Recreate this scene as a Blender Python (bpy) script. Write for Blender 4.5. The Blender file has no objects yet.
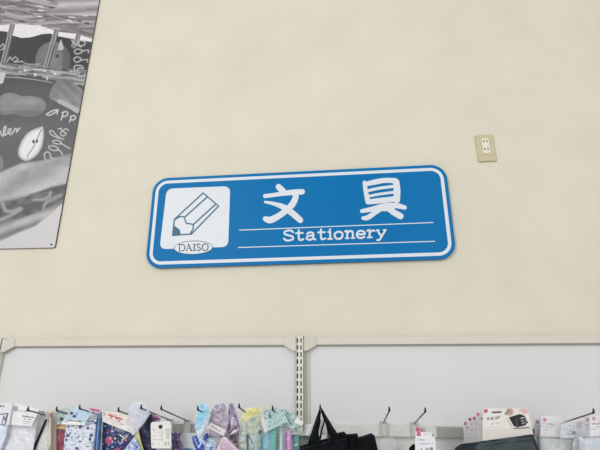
import bpy, bmesh, math, random
import numpy as np
from mathutils import Vector, Matrix

C = bpy.context.scene.collection
# ------------------------------------------------------------------ camera
F = 450.0
D, H = 1.50, 1.55
PITCH, YAW = math.radians(18.1), math.radians(5.5)
cam_d = bpy.data.cameras.new('camera'); cam = bpy.data.objects.new('camera', cam_d); C.objects.link(cam)
cam_d.sensor_width = 36.0; cam_d.lens = 27.0; cam_d.clip_start = 0.01
cam.location = (0, -D, H); cam.rotation_euler = (math.pi/2 + PITCH, 0, YAW)
bpy.context.scene.camera = cam
# ------------------------------------------------------------------ world, lights, exposure
sc = bpy.context.scene
w = bpy.data.worlds.new('world'); sc.world = w; w.use_nodes = True
w.node_tree.nodes['Background'].inputs[0].default_value = (0.95, 0.98, 1.0, 1)
w.node_tree.nodes['Background'].inputs[1].default_value = 0.665
def area(name, loc, rot, sx, sy, power, col=(1, 1, 1)):
    l = bpy.data.lights.new(name, 'AREA'); l.shape = 'RECTANGLE'; l.size = sx; l.size_y = sy; l.energy = power; l.color = col
    o = bpy.data.objects.new(name, l); C.objects.link(o); o.location = loc; o.rotation_euler = rot
    return o
area('ceiling_tube_light', (-1.7, -3.4, 2.75), (math.radians(66), 0, math.radians(-22)), 0.6, 2.0, 50, (1, 0.99, 0.97))
area('ceiling_tube_light', (1.5, -3.4, 2.6), (math.radians(70), 0, math.radians(20)), 0.6, 2.0, 24, (1, 0.99, 0.97))
sc.view_settings.view_transform = 'Standard'; sc.view_settings.look = 'None'
sc.view_settings.gamma = 1; sc.view_settings.exposure = 0.0; sc.view_settings.use_curve_mapping = False

# ------------------------------------------------------------------ measuring helpers
cp, sp, cy_, sy_ = math.cos(PITCH), math.sin(PITCH), math.cos(YAW), math.sin(YAW)
FW = np.array([-sy_*cp, cy_*cp, sp]); RT = np.array([cy_, sy_, 0.0]); UP = np.cross(RT, FW)
CAMP = np.array([0, -D, H])
def at(px, py, Y):
    """point of the vertical plane y=Y seen at pixel px,py"""
    d = FW*F + RT*(px-300) - UP*(py-225)
    t = (Y + D)/d[1]
    return CAMP + d*t
def proj(P):
    v = P - CAMP
    z = v @ FW
    return 300 + F*(v @ RT)/z, 225 - F*(v @ UP)/z

def lin(c):
    c = np.asarray(c, float)/255.0
    return np.where(c <= 0.04045, c/12.92, ((c+0.055)/1.055)**2.4)
# numpy value noise
def vn(x, y, s=0):
    x = np.asarray(x, float); y = np.asarray(y, float)
    xi = np.floor(x).astype(np.int64); yi = np.floor(y).astype(np.int64)
    fx = x-xi; fy = y-yi; fx = fx*fx*(3-2*fx); fy = fy*fy*(3-2*fy)
    def h(a, b):
        n = (a*374761393 + b*668265263 + s*1274126177) & 0xffffffff
        n = ((n ^ (n >> 13))*1274126177) & 0xffffffff
        return ((n ^ (n >> 16)) & 0xffff)/65535.0
    return (h(xi, yi)*(1-fx)+h(xi+1, yi)*fx)*(1-fy) + (h(xi, yi+1)*(1-fx)+h(xi+1, yi+1)*fx)*fy

# ------------------------------------------------------------------ materials
def mat(name, col, rough=0.5, metal=0.0, bump=0.0, bscale=60, mottle=0.0, mscale=8, coat=0.0, spec=0.5, stretch=(1, 1, 1)):
    m = bpy.data.materials.new(name); m.use_nodes = True
    nt = m.node_tree; b = nt.nodes['Principled BSDF']
    c = tuple(lin(col)) + (1,)
    b.inputs['Base Color'].default_value = c; b.inputs['Roughness'].default_value = rough
    b.inputs['Metallic'].default_value = metal; b.inputs['Coat Weight'].default_value = coat
    b.inputs['Specular IOR Level'].default_value = spec
    tc = nt.nodes.new('ShaderNodeTexCoord'); mp = nt.nodes.new('ShaderNodeMapping')
    mp.inputs['Scale'].default_value = stretch
    nt.links.new(tc.outputs['Object'], mp.inputs[0])
    if mottle > 0:
        n = nt.nodes.new('ShaderNodeTexNoise'); n.inputs['Scale'].default_value = mscale; n.inputs['Detail'].default_value = 5
        nt.links.new(mp.outputs[0], n.inputs['Vector'])
        r = nt.nodes.new('ShaderNodeMapRange'); r.inputs[1].default_value = 0.3; r.inputs[2].default_value = 0.7
        r.inputs[3].default_value = 1-mottle; r.inputs[4].default_value = 1+mottle
        nt.links.new(n.outputs[0], r.inputs[0])
        v = nt.nodes.new('ShaderNodeVectorMath'); v.operation = 'SCALE'; v.inputs[0].default_value = c[:3]
        nt.links.new(r.outputs[0], v.inputs['Scale']); nt.links.new(v.outputs[0], b.inputs['Base Color'])
    if bump > 0:
        n = nt.nodes.new('ShaderNodeTexNoise'); n.inputs['Scale'].default_value = bscale; n.inputs['Detail'].default_value = 4
        nt.links.new(mp.outputs[0], n.inputs['Vector'])
        bp = nt.nodes.new('ShaderNodeBump'); bp.inputs['Strength'].default_value = bump; bp.inputs['Distance'].default_value = 0.002
        nt.links.new(n.outputs[0], bp.inputs['Height']); nt.links.new(bp.outputs[0], b.inputs['Normal'])
    return m
def pmat(name, rough=0.6, coat=0.0, bump=0.0, bscale=150, spec=0.35):
    """surface whose print comes from the mesh's own colour layer"""
    m = mat(name, (255, 255, 255), rough, coat=coat, bump=bump, bscale=bscale, spec=spec)
    nt = m.node_tree; a = nt.nodes.new('ShaderNodeVertexColor'); a.layer_name = 'print'
    nt.links.new(a.outputs[0], nt.nodes['Principled BSDF'].inputs['Base Color'])
    nt.nodes['Principled BSDF'].inputs['Coat Roughness'].default_value = 0.15
    return m
def film(name, opac=0.25, tint=(245, 248, 252)):
    m = bpy.data.materials.new(name); m.use_nodes = True; nt = m.node_tree
    for n in list(nt.nodes): nt.nodes.remove(n)
    o = nt.nodes.new('ShaderNodeOutputMaterial'); t = nt.nodes.new('ShaderNodeBsdfTransparent')
    g = nt.nodes.new('ShaderNodeBsdfPrincipled'); g.inputs['Base Color'].default_value = tuple(lin(tint))+(1,)
    g.inputs['Roughness'].default_value = 0.12
    mx = nt.nodes.new('ShaderNodeMixShader'); mx.inputs[0].default_value = opac
    n = nt.nodes.new('ShaderNodeTexNoise'); n.inputs['Scale'].default_value = 55; n.inputs['Detail'].default_value = 3; n.inputs['Distortion'].default_value = 1.5
    tc = nt.nodes.new('ShaderNodeTexCoord'); nt.links.new(tc.outputs['Object'], n.inputs['Vector'])
    b = nt.nodes.new('ShaderNodeBump'); b.inputs['Strength'].default_value = 0.9; b.inputs['Distance'].default_value = 0.006
    nt.links.new(n.outputs[0], b.inputs['Height']); nt.links.new(b.outputs[0], g.inputs['Normal'])
    nt.links.new(t.outputs[0], mx.inputs[1]); nt.links.new(g.outputs[0], mx.inputs[2]); nt.links.new(mx.outputs[0], o.inputs[0])
    return m
M = dict(
    wall=mat('cream_wallpaper', (219, 212, 195), 0.9, bump=0.5, bscale=90, mottle=0.035, mscale=6, spec=0.2),
    floor=mat('vinyl_floor', (190, 186, 178), 0.4, mottle=0.05, mscale=4),
    panel=mat('white_steel', (218, 217, 216), 0.55, mottle=0.012, mscale=3, spec=0.3),
    rail=mat('ivory_steel', (214, 206, 193), 0.5, spec=0.35),
    upright=mat('ivory_upright', (222, 219, 208), 0.45, spec=0.4),
    cap=mat('ivory_plastic', (206, 203, 188), 0.5),
    slot=mat('dark_slot', (40, 34, 28), 0.9, spec=0.1),
    bar=mat('white_bar', (214, 214, 209), 0.45),
    greybar=mat('grey_brushed_strip', (160, 158, 154), 0.5, mottle=0.10, mscale=14, stretch=(25, 1, 0.6)),
    chrome=mat('dark_wire', (112, 113, 118), 0.35, metal=0.4),
    tip=mat('peg_tip', (42, 44, 50), 0.35, metal=0.4),
    blue=mat('sign_blue', (0, 111, 172), 0.45, mottle=0.015, spec=0.12),
    blueedge=mat('sign_edge', (40, 98, 134), 0.4),
    white=mat('sign_white', (217, 221, 227), 0.4, spec=0.3),
    ink=mat('sign_ink', (38, 96, 124), 0.5),
    dark=mat('logo_ink', (52, 62, 72), 0.5),
    plate=mat('outlet_beige', (196, 186, 150), 0.4, coat=0.2),
    insert=mat('outlet_insert', (226, 221, 204), 0.35),
    screw=mat('screw_dark', (60, 60, 62), 0.4, metal=0.5),
    clip=mat('pale_clip', (196, 195, 190), 0.4),
    lip=mat('shadow_grey_lip', (150, 148, 143), 0.6, spec=0.2),
    upright_shade=mat('olive_shade', (196, 193, 180), 0.6, spec=0.3),
    edge=mat('board_edge', (90, 88, 84), 0.6),
    printp=pmat('poster_print', 0.42),
    paper=pmat('printed_card', 0.5, coat=0.1),
    cloth=pmat('printed_fabric', 0.85, bump=0.5, bscale=260, spec=0.08),
    gloss=pmat('printed_plastic', 0.3, coat=0.4, bump=0.6, bscale=60),
    film=film('clear_film', 0.13),
    film2=film('milky_film', 0.35),
)

# ------------------------------------------------------------------ object helpers
def tag(o, label=None, cat=None, group=None, kind=None):
    if label: o['label'] = label
    if cat: o['category'] = cat
    if group: o['group'] = group
    if kind: o['kind'] = kind
    return o
def empty(name, loc, label, cat, group=None):
    o = bpy.data.objects.new(name, None); C.objects.link(o); o.location = tuple(loc); o.empty_display_size = 0.02
    return tag(o, label, cat, group)
def link(name, me, m, parent=None, smooth=False):
    o = bpy.data.objects.new(name, me); C.objects.link(o)
    if m is not None: me.materials.append(m)
    if smooth:
        for p in me.polygons: p.use_smooth = True
    if parent is not None:
        # geometry is written in world coordinates; move into the parent's frame
        org = Vector((0, 0, 0)); q = parent
        while q is not None: org += q.location; q = q.parent
        me.transform(Matrix.Translation(-org)); o.parent = parent
    else:
        # origin at the base of the mesh
        xs = [v.co for v in me.vertices]
        c = Vector((sum(v.x for v in xs)/len(xs), sum(v.y for v in xs)/len(xs), min(v.z for v in xs)))
        me.transform(Matrix.Translation(-c)); o.location = c
    return o
def mesh_of(bm, name='m'):
    bmesh.ops.recalc_face_normals(bm, faces=bm.faces)
    me = bpy.data.meshes.new(name); bm.to_mesh(me); bm.free(); return me
def box(bm, x0, x1, y0, y1, z0, z1, bev=0.0):
    r = bmesh.ops.create_cube(bm, size=1, matrix=Matrix.Translation(((x0+x1)/2, (y0+y1)/2, (z0+z1)/2)) @ Matrix.Diagonal((x1-x0, y1-y0, z1-z0, 1)))
    if bev:
        es = list({e for v in r['verts'] for e in v.link_edges})
        bmesh.ops.bevel(bm, geom=es, offset=bev, segments=2, affect='EDGES', profile=0.5)
def boxobj(name, m, parent, *a, bev=0.0):
    bm = bmesh.new(); box(bm, *a, bev=bev); return link(name, mesh_of(bm), m, parent)
def prism(bm, pts, y0, y1):
    """pts: list of (x,z); extruded from y0 (front) to y1 (back)"""
    a = [bm.verts.new((p[0], y0, p[1])) for p in pts]; b = [bm.verts.new((p[0], y1, p[1])) for p in pts]
    n = len(pts); bm.faces.new(a); bm.faces.new(b[::-1])
    for i in range(n): bm.faces.new((a[i], a[(i+1) % n], b[(i+1) % n], b[i]))
def tube(bm, pts, rs, seg=10):
    pts = [Vector(p) for p in pts]
    if not hasattr(rs, '__len__'): rs = [rs]*len(pts)
    rings = []
    for i, p in enumerate(pts):
        d = (pts[min(i+1, len(pts)-1)] - pts[max(i-1, 0)]).normalized()
        u = d.orthogonal().normalized() if i == 0 else (u - d*u.dot(d)).normalized()
        v = d.cross(u)
        rings.append([bm.verts.new(p + (u*math.cos(t)+v*math.sin(t))*rs[i]) for t in [2*math.pi*k/seg for k in range(seg)]])
    for a, b in zip(rings, rings[1:]):
        for k in range(seg): bm.faces.new((a[k], a[(k+1) % seg], b[(k+1) % seg], b[k]))
    bm.faces.new(rings[0][::-1]); bm.faces.new(rings[-1])

# ------------------------------------------------------------------ setting
FLOOR_Z = 0.0
bm = bmesh.new(); box(bm, -3.2, 3.2, 0, 0.12, FLOOR_Z, 4.0)
tag(link('wall_back', mesh_of(bm), M['wall']), kind='structure')
bm = bmesh.new(); box(bm, -3.2, 3.2, -4.2, 0.0, -0.1, FLOOR_Z)
tag(link('floor', mesh_of(bm), M['floor']), kind='structure')

# ------------------------------------------------------------------ shelving gondola
YP = -0.040; YR = -0.052; YU = -0.064; YB = -0.060
zr_b = at(300, 346, YR)[2]; zr_t = at(300, 337.2, YR)[2]
u_c = at(299.8, 390, YU)[0]; u_w = at(303.6, 390, YU)[0]-at(295.6, 390, YU)[0]
pitch_m = at(300, 380, YU)[2]-at(300, 387.35, YU)[2]
ul_c = at(-1.6, 340, YU)[0]
bay = u_c - ul_c
gond = empty('shelving_gondola', (u_c, -0.05, 0), 'ivory steel shelving gondola with slotted uprights and white back panels against the cream wall', 'shelving')
ztop_u = at(300, 336.2, YU)[2]
zb0 = at(440, 437.3, YB)[2]; zb1 = at(440, 426.6, YB)[2]
for k, x0 in enumerate((ul_c, u_c)):
    xa, xb = x0 + u_w/2+0.001, x0 + bay - u_w/2 - 0.001
    boxobj('back_panel', M['panel'], gond, xa, xb, YP, YP+0.02, 0.12, zr_b+0.004)
    boxobj('top_rail', M['rail'], gond, xa, xb, YR, YP+0.03, zr_b+0.0035, zr_t, bev=0.0015)
    # thin lip, coloured grey as the shadow line under the rail, gap below it
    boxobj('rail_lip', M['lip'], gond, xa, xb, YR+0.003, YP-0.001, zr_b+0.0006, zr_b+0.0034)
    boxobj('crossbar', M['bar'], gond, xa, xb, YB, YB+0.018, zb0, zb1, bev=0.001)
boxobj('kick_plate', M['rail'], gond, ul_c, u_c+bay, YP-0.03, YP+0.03, 0.0, 0.12)
boxobj('kick_shelf', M['bar'], gond, ul_c, u_c+bay, -0.44, YP-0.031, 0.10, 0.13)
boxobj('upright_shade_strip', M['upright_shade'], gond, u_c+u_w/2+0.0002, at(310, 390, YP-0.004)[0], YP-0.004, YP-0.0002, 0.13, zr_b-0.001)  # added olive strip that paints in the upright's shadow on its right
for a, b in ((172, 195.5), (436.5, 463)):
    x0, x1 = at(a, 430, YB)[0], at(b, 430, YB)[0]
    o = boxobj('label_strip', M['greybar'], gond, x0, x1, YB-0.0012, YB-0.0002, zb0+0.0005, zb1-0.0003)
    o['label'] = 'grey brushed label strip'
for x0 in (ul_c, u_c):
    # hollow slotted upright: frame of strips so that the slots are real openings
    bm = bmesh.new(); n = 40; hw = u_w/2; sw = 0.0020; sx = 0.0054
    sh = pitch_m*0.66
    z_end = ztop_u - 0.004 - n*pitch_m
    cx0 = x0-0.0016
    box(bm, x0-hw, cx0-sx-sw, YU, YU+0.002, z_end, ztop_u)
    box(bm, cx0-sx+sw, cx0+sx-sw, YU, YU+0.002, z_end, ztop_u)
    box(bm, cx0+sx+sw, x0+hw, YU, YU+0.002, z_end, ztop_u)
    z = ztop_u - 0.006
    for i in range(n):
        zt = ztop_u - 0.006 - i*pitch_m
        for s in (-1, 1):
            box(bm, cx0+s*sx-sw, cx0+s*sx+sw, YU, YU+0.002, zt-pitch_m, zt-sh)
    for s in (-1, 1): box(bm, cx0+s*sx-sw, cx0+s*sx+sw, YU, YU+0.002, ztop_u-0.006, ztop_u)
    box(bm, x0-hw, x0-hw+0.002, YU, YP+0.02, z_end, ztop_u)
    box(bm, x0+hw-0.002, x0+hw, YU, YP+0.02, z_end, ztop_u)
    box(bm, x0-hw, x0+hw, YU, YP+0.02, 0.0, z_end)
    box(bm, x0-hw, x0+hw, YU, YP+0.02, ztop_u-0.001, ztop_u)
    up = link('upright', mesh_of(bm), M['upright'], gond)
    bm = bmesh.new(); box(bm, x0-hw+0.003, x0+hw-0.003, YU+0.006, YU+0.008, z_end, ztop_u-0.002)
    link('slot_backing', mesh_of(bm), M['slot'], up)
    # rail end brackets, one each side, with a slanted lower corner
    ppx = (at(303.6, 340, YU)[0]-at(302.6, 340, YU)[0])
    for s in (-1, 1):
        z1 = zr_t+0.0005; zl = at(300, 350.8, YR-0.02)[2]
        xs = [x0+s*(hw+0.0005), x0+s*(hw+12.5*ppx), x0+s*(hw+12.5*ppx), x0+s*(hw+8*ppx), x0+s*(hw+4*ppx), x0+s*(hw+1.5*ppx), x0+s*(hw+0.0005)]
        zs = [z1, z1, zr_b+0.002, zl+0.010, zl+0.002, zl, zl]
        bm = bmesh.new()
        a = list(zip(xs, zs)); prism(bm, a, YR-0.010, YR-0.0006)
        for v in bm.verts:   # the front face slants back away from the upright
            if v.co.y < YR-0.006:
                t = abs(v.co.x-x0)-hw; v.co.y += t/(12.5*ppx)*0.008
        link('rail_bracket', mesh_of(bm), M['cap'], gond)

# ------------------------------------------------------------------ poster
def colour_mesh(me, cols):
    a = me.color_attributes.new('print', 'FLOAT_COLOR', 'POINT')
    a.data.foreach_set('color', np.hstack([cols, np.ones((len(cols), 1))]).astype(np.float32).ravel())
def dist_line(X, Y, pts):
    d = np.full(X.shape, 1e9)
    for (x0, y0), (x1, y1) in zip(pts, pts[1:]):
        vx, vy = x1-x0, y1-y0; L = vx*vx+vy*vy+1e-9
        t = np.clip(((X-x0)*vx+(Y-y0)*vy)/L, 0, 1)
        d = np.minimum(d, np.hypot(X-x0-t*vx, Y-y0-t*vy))
    return d
def ins(X, Y, poly):
    c = np.zeros(X.shape, bool); n = len(poly)
    for i in range(n):
        x0, y0 = poly[i]; x1, y1 = poly[(i+1) % n]
        if y0 == y1: continue
        c ^= ((Y < y0) != (Y < y1)) & (X < (x1-x0)*(Y-y0)/(y1-y0)+x0)
    return c
def mix(a, b, t):
    t = np.clip(t, 0, 1)[:, None]; return a*(1-t)+np.asarray(b, float)*t
def soft(d, r, s=0.5): return np.clip((r-d)/s+0.5, 0, 1)
def smooth_pts(pts, n=6):
    out = []; P = [pts[0]]+list(pts)+[pts[-1]]
    for i in range(1, len(P)-2):
        p0, p1, p2, p3 = [np.array(q, float) for q in P[i-1:i+3]]
        for k in range(n):
            t = k/n
            out.append(tuple(0.5*((2*p1)+(-p0+p2)*t+(2*p0-5*p1+4*p2-p3)*t*t+(-p0+3*p1-3*p2+p3)*t**3)))
    out.append(tuple(pts[-1])); return out

def weave(X, Y, sl, freq, seed, base=148, amp=62):
    """basket strands running along a slope"""
    yy = Y - sl*X
    wob = 3.2*(vn(X/17, yy/13, seed)-0.5) + 2.2*(vn(X/7+5, yy/8, seed+1)-0.5)
    ph = (yy+wob)*freq + 0.9*np.sin(X/11+yy/9)
    s = np.sin(ph*2*np.pi)
    s2 = np.sin((yy*0.8 + 0.22*X + wob)*freq*2*np.pi)
    g = base + amp*(0.42*s + 0.28*s2) + 44*(vn(X/5, yy/1.3, seed+2)-0.5) + 26*(vn(X/2, yy/1.0, seed+3)-0.5)
    dark = vn(X/7, yy/1.8, seed+4); g = np.where(dark > 0.80, g-48*(dark-0.80)/0.2, g)
    lt = vn(X/3.2, yy/1.3, seed+5); g = g + np.clip(lt-0.80, 0, 1)*300
    return np.clip(g, 46, 232)
def paint_poster(X, Y):
    n = len(X)
    g = np.interp(Y, [0, 66, 90, 115, 125, 170], [70, 70, 86, 92, 99, 102]) + 10*(vn(X/30, Y/22, 1)-0.5) + 6*(vn(X/3, Y/3, 2)-0.5)
    g = g - 8*((Y > 30) & (Y < 66))
    # second basket rim under the slats
    rimT = 62 + 0.10*X + 2*(vn(X/14, 0*X, 9)-0.5); rimB = 74+0.14*X
    # pear shaped apple behind the slats
    d = np.hypot((X-53)/17.5, (Y-60)/18.5); g = np.where(d < 1, 112+16*(1-d)+8*(vn(X/4, Y/4, 4)-.5)-18*((X-53)/17 > 0.55), g)
    g = np.where(ins(X, Y, [(61, 39), (63.5, 47), (63, 50), (57.5, 50), (59, 44)]), 186, g)
    g = np.where(np.hypot(X-57, Y-56) < 1.8, 72, g)
    # vertical slats
    for (xa, ya, xb, yb, wd) in ((13.5, 22, 3.5, 63, 3.0), (56.5, 30, 45.5, 70, 2.8), (79, 32, 74, 46, 2.6), (-26, 20, -37, 62, 3.0)):
        dd = dist_line(X, Y, [(xa, ya), (xb, yb)])
        t = (X-xa-(Y-ya)*(xb-xa)/(yb-ya))
        g = np.where(dd < wd, 128+34*np.sin(t*2.1)-14*(t > 1)+16*(vn(X*1.2, Y/4, 6)-.5), g)
    wv = 138 + 26*np.sin((Y-0.10*X)*1.15+1.5*vn(X/14, Y/6, 22)) + 34*(vn(X/11, (Y-0.12*X)/1.3, 21)-.5) + 30*(vn(X/4, (Y-0.12*X)/1.0, 23)-.5)
    wv = np.where(vn(X/8, (Y-0.12*X)/1.4, 24) > 0.80, 82, wv); wv = np.where(vn(X/5, (Y-0.12*X)/1.1, 25) > 0.84, 206, wv)
    g = np.where((Y > rimT) & (Y < rimB), wv, g)
    for pts_, r_, v_ in (([(6, 77), (18, 77.6), (35, 79.5), (52, 82.5)], 0.45, 176), ([(20, 75.6), (45, 79.5), (56, 82)], 1.2, 80), ([(47, 77), (47.3, 80)], 0.6, 214)):
        t = soft(dist_line(X, Y, pts_), r_, 0.7); g = g*(1-t)+v_*t
    # white cloth under the rim at the top
    top = np.interp(X, [-300, 0, 20, 40, 60, 78, 95], [14, 25, 24, 25.5, 32, 34, 40])
    whB = np.interp(X, [-300, 0, 6, 14, 22, 32, 42, 50, 60, 76, 92], [20, 31, 31.5, 36, 38, 37, 34, 33.5, 36.5, 39.5, 42])
    g = np.where((Y > top) & (Y < whB), 226+8*(vn(X/3, Y/3, 7)-.5), g)
    for (xa, ya, xb, yb, wd) in ((13.5, 20, 10, 34, 2.7), (56.5, 30, 53.5, 42, 2.6), (79, 32, 76.5, 42, 2.4)):
        dd = dist_line(X, Y, [(xa, ya), (xb, yb)]); t = (X-xa-(Y-ya)*(xb-xa)/(yb-ya))
        g = np.where(dd < wd, 132+32*np.sin(t*2.1), g)
    g1 = np.full_like(X, 126.0) + 30*(vn(X/9, Y/1.6, 5)-.5)
    rng = random.Random(5); zone = np.where((Y < 46) & (Y > -60) & (X > -140) & (X < 112))[0]; zx, zy = X[zone], Y[zone]; zg = g1[zone]
    def strand(xa, ya, L, slp, r, v):
        nonlocal zg
        pts = [(xa+L*t, ya+L*t*slp+2.2*math.sin(t*3+xa)) for t in (0, .25, .5, .75, 1)]
        mm = np.where((zx > xa-3) & (zx < xa+L+3) & (zy > min(p[1] for p in pts)-4) & (zy < max(p[1] for p in pts)+4))[0]
        if not len(mm): return
        d = dist_line(zx[mm], zy[mm], [(p[0], p[1]+0.9*r) for p in pts]); t = soft(d, r*0.75, 0.8); zg[mm] = zg[mm]*(1-t)+(v-62)*t
        d = dist_line(zx[mm], zy[mm], pts); t = soft(d, r, 0.8); zg[mm] = zg[mm]*(1-t)+(v+18*(vn(zx[mm]/2.2, zy[mm]/0.7, 3)-.5)-8*(d/r))*t
    for k in range(260):
        strand(rng.uniform(-140, 90), rng.uniform(-52, 38), rng.uniform(18, 62), rng.choice((0.16, 0.14, 0.2, 0.1, 0.26, -0.04, -0.1)), rng.uniform(0.8, 1.7), rng.uniform(128, 180))
    for k in range(46):
        x_, y_ = rng.uniform(-80, 95), rng.uniform(-40, 38); d = dist_line(zx, zy, [(x_, y_), (x_+rng.uniform(2, 7), y_+0.6)]); t = soft(d, 0.6, 0.6); zg = zg*(1-t)+rng.choice((226, 210, 62, 70))*t
    g1[zone] = zg
    g = np.where(Y <= top, g1, g)
    g = np.where((Y < 13+0.03*X) & (X > 52+6*np.sin(Y/3)), 165-26*np.sin(Y*0.55+X*0.03)+20*(vn(X/9, Y/1.4, 8)-.5), g)
    g = np.where(Y < -34-0.1*X, 78+10*(vn(X/20, Y/20, 12)-0.5), g)
    g = np.where(np.hypot((X+40)/32, (Y+90)/28) < 1, 140, g)
    g = np.where(np.hypot((X-60)/26, (Y+110)/30) < 1, 180, g)
    # lower apples
    w1 = ins(X, Y, smooth_pts([(-8, 104), (-2, 98), (5, 93.5), (13, 93), (22, 96), (32, 96), (41, 98.5), (45.5, 103), (45, 110), (38, 115), (26, 117), (14, 114), (4, 115), (-6, 112), (-8, 104)]))
    cxx = np.hypot((X-28)/15, (Y-101.5)/4.5)
    g = np.where(w1, 128+22*np.exp(-cxx**2)+10*np.exp(-((X-8)/8)**2)+8*(vn(X/4, Y/4, 14)-.5)-14*(Y > 111), g)
    w2 = ins(X, Y, smooth_pts([(49, 96), (52, 88), (57, 81), (64, 79), (74, 84), (84, 92), (82, 104), (78, 113), (70, 109), (60, 104), (51, 99), (49, 96)]))
    g = np.where(w2, 118+0.9*(Y-80)+14*np.sin((X-Y)*0.5)*(vn(X/8, Y/8, 15))+10*(vn(X/3, Y/3, 15)-.5), g)
    g = np.where(w2 & (dist_line(X, Y, [(60, 102), (69, 107), (77, 111)]) < 3), 176, g)
    w3 = ins(X, Y, smooth_pts([(43, 126), (44, 135), (42, 147), (36, 156), (27, 161), (20, 158), (18, 151), (22, 140), (30, 131), (43, 126)]))
    dd = dist_line(X, Y, smooth_pts([(43, 126), (44, 135), (42, 147), (36, 156), (27, 161), (20, 158), (18, 151), (22, 140), (30, 131), (43, 126)]))
    g = np.where(w3, np.clip(168+dd*18, 0, 226), g)
    g = np.where(dist_line(X, Y, [(41, 130), (34, 146), (27, 157)]) < 0.45, 120, g)
    for (a, b) in ((33.5, 141.5), (37, 141)): g = np.where(np.hypot((X-a)/1.1, (Y-b)/1.9) < 1, 58, g)
    # far left pieces off to the side
    g = np.where(np.hypot((X+60)/26, (Y-130)/20) < 1, 150, g)
    g = np.where(ins(X, Y, [(0, 72), (6, 73), (3, 83), (-6, 86), (-14, 78)]), 196, g)
    g = np.where(np.hypot((X+1)/4.5, (Y-163)/8) < 1, 130, g)
    # blurred foreground basket
    b0 = np.interp(X, [-300, 0, 10, 22, 40, 58, 72, 90], [178, 172, 168, 163, 161, 157, 153, 150])
    b1 = np.interp(X, [-300, 0, 20, 35, 52, 66], [215, 200, 196, 193, 187, 184])
    b2 = np.interp(X, [-300, 0, 20, 35, 50, 66], [245, 222, 218, 213, 206, 197])
    b3 = np.interp(X, [-300, 0, 20, 35, 50, 66], [262, 240, 231, 225, 213, 200])
    up = 163 + 14*np.sin((Y-b0)/5.0+X/16) + 20*(vn(X/12, (Y+0.3*X)/5, 41)-.5) + 10*(vn(X/3, Y/3, 42)-.5)
    up = up+12*np.clip((Y-b0)/30, 0, 1)
    mid = 104 + 18*(vn(X/7, (Y+0.3*X)/4.5, 43)-.5)*2 + 14*(vn(X/3, Y/3, 48)-.5)
    K = lambda x, y: (x/4.74, 150+y/4.74)
    for pl_, r_, v_ in (([(60, 215), (120, 195), (180, 188), (320, 172)], 3.2, 92), ([(60, 300), (130, 270), (200, 255)], 3.8, 96), ([(160, 236), (205, 236), (235, 220), (240, 200)], 1.3, 160), ([(205, 285), (210, 262), (222, 245)], 1.5, 156),
                        ([(8, 245), (25, 288), (60, 292), (95, 276)], 1.8, 156), ([(0, 332), (50, 310), (100, 280)], 1.8, 158), ([(0, 238), (70, 228), (130, 212)], 1.4, 158), ([(230, 240), (290, 215)], 1.6, 148)):
        t = soft(dist_line(X, Y, [K(*p) for p in pl_]), r_, 2.2); mid = mid*(1-t)+v_*t
    low = 150 + 26*np.sin((Y+0.35*X)/2.4) + 22*(vn(X/9, (Y+.4*X)/4, 45)-.5)
    bot = 203 + 5*(vn(X/20, Y/20, 46)-.5)
    S = lambda e: np.clip((Y-e)/2.4+0.5, 0, 1)
    g = g*(1-S(b0)) + up*S(b0); g = g*(1-S(b1))+mid*S(b1); g = g*(1-S(b2))+low*S(b2); g = g*(1-S(b3+1))+bot*S(b3+1)
    # script lettering "apples"
    def wr(pts, r=0.62, v=206):
        nonlocal g
        t = soft(dist_line(X, Y, smooth_pts(pts, 5)), r, 0.7); g = g*(1-t)+v*t
    # 'apples' running up the right side, upper
    wr([(71.5, 40), (74, 43), (79, 46), (84, 45), (85, 42), (80.5, 40.5), (78.5, 43), (81, 47)], .6, 190)
    wr([(75, 53), (74.6, 50.5), (78, 49), (82, 50.3), (81.5, 52.5), (77, 54), (75, 53)], .6, 186); wr([(81.5, 51.5), (88.5, 50), (88.2, 53)], .6, 186)
    wr([(74.5, 61), (74, 58.5), (77, 57), (81, 58.5), (80, 61), (76.5, 62.2), (74.5, 61)], .6, 184); wr([(80, 60.5), (87.5, 59.5), (87, 62)], .6, 184)
    wr([(75, 72.5), (74.3, 67), (77, 65.3), (82, 66), (83, 68.5), (79, 68), (77.5, 71), (79.5, 74)], .6, 186)
    # app
    wr([(57, 109.5), (51, 111.5), (46.5, 114.5), (50, 115), (55, 112.5), (58, 110), (57, 114)])
    wr([(63, 112), (62.5, 116), (61, 120)]); wr([(62, 113), (66, 111.5), (68, 114), (65, 116.5), (62, 116)])
    wr([(71, 116), (70.5, 119), (69.5, 122)]); wr([(70.5, 117), (74, 115.5), (75.5, 118), (73, 120), (70.5, 119.5)])
    # les
    wr([(-9, 134), (-3, 134), (0, 131), (1, 134), (3, 136), (5, 132), (6, 126.5), (4, 128), (3.5, 134), (6, 135)])
    wr([(6, 134), (10, 132), (11, 129), (8.5, 129.5), (8.5, 133), (11, 134.5), (14, 131)]); wr([(14, 131), (15, 128.5), (17, 129), (16.5, 132), (20, 128)])
    wr([(-20, 132), (-16, 128), (-12, 131), (-16, 135), (-20, 132)])
    # les / apples rotated lower right
    K = lambda x, y: (40+x/9, 120+y/9)
    for pl_ in ([(185, 165), (150, 140), (112, 97), (92, 98), (88, 112), (115, 140), (155, 158), (190, 168), (215, 172)], [(163, 82), (190, 76), (197, 95), (185, 115), (195, 140), (222, 138), (235, 118), (208, 104), (222, 84), (240, 80), (256, 96)],
                [(115, 190), (150, 182), (185, 195), (192, 212), (160, 216), (122, 206), (115, 190)], [(190, 210), (225, 232), (268, 256)],
                [(80, 236), (115, 232), (160, 250), (160, 270), (120, 274), (84, 256), (80, 236)], [(158, 262), (185, 285), (204, 312)],
                [(48, 352), (38, 318), (50, 292), (78, 290), (92, 310), (96, 336), (118, 345)]):
        wr([K(*p) for p in pl_], .55, 200)
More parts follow.
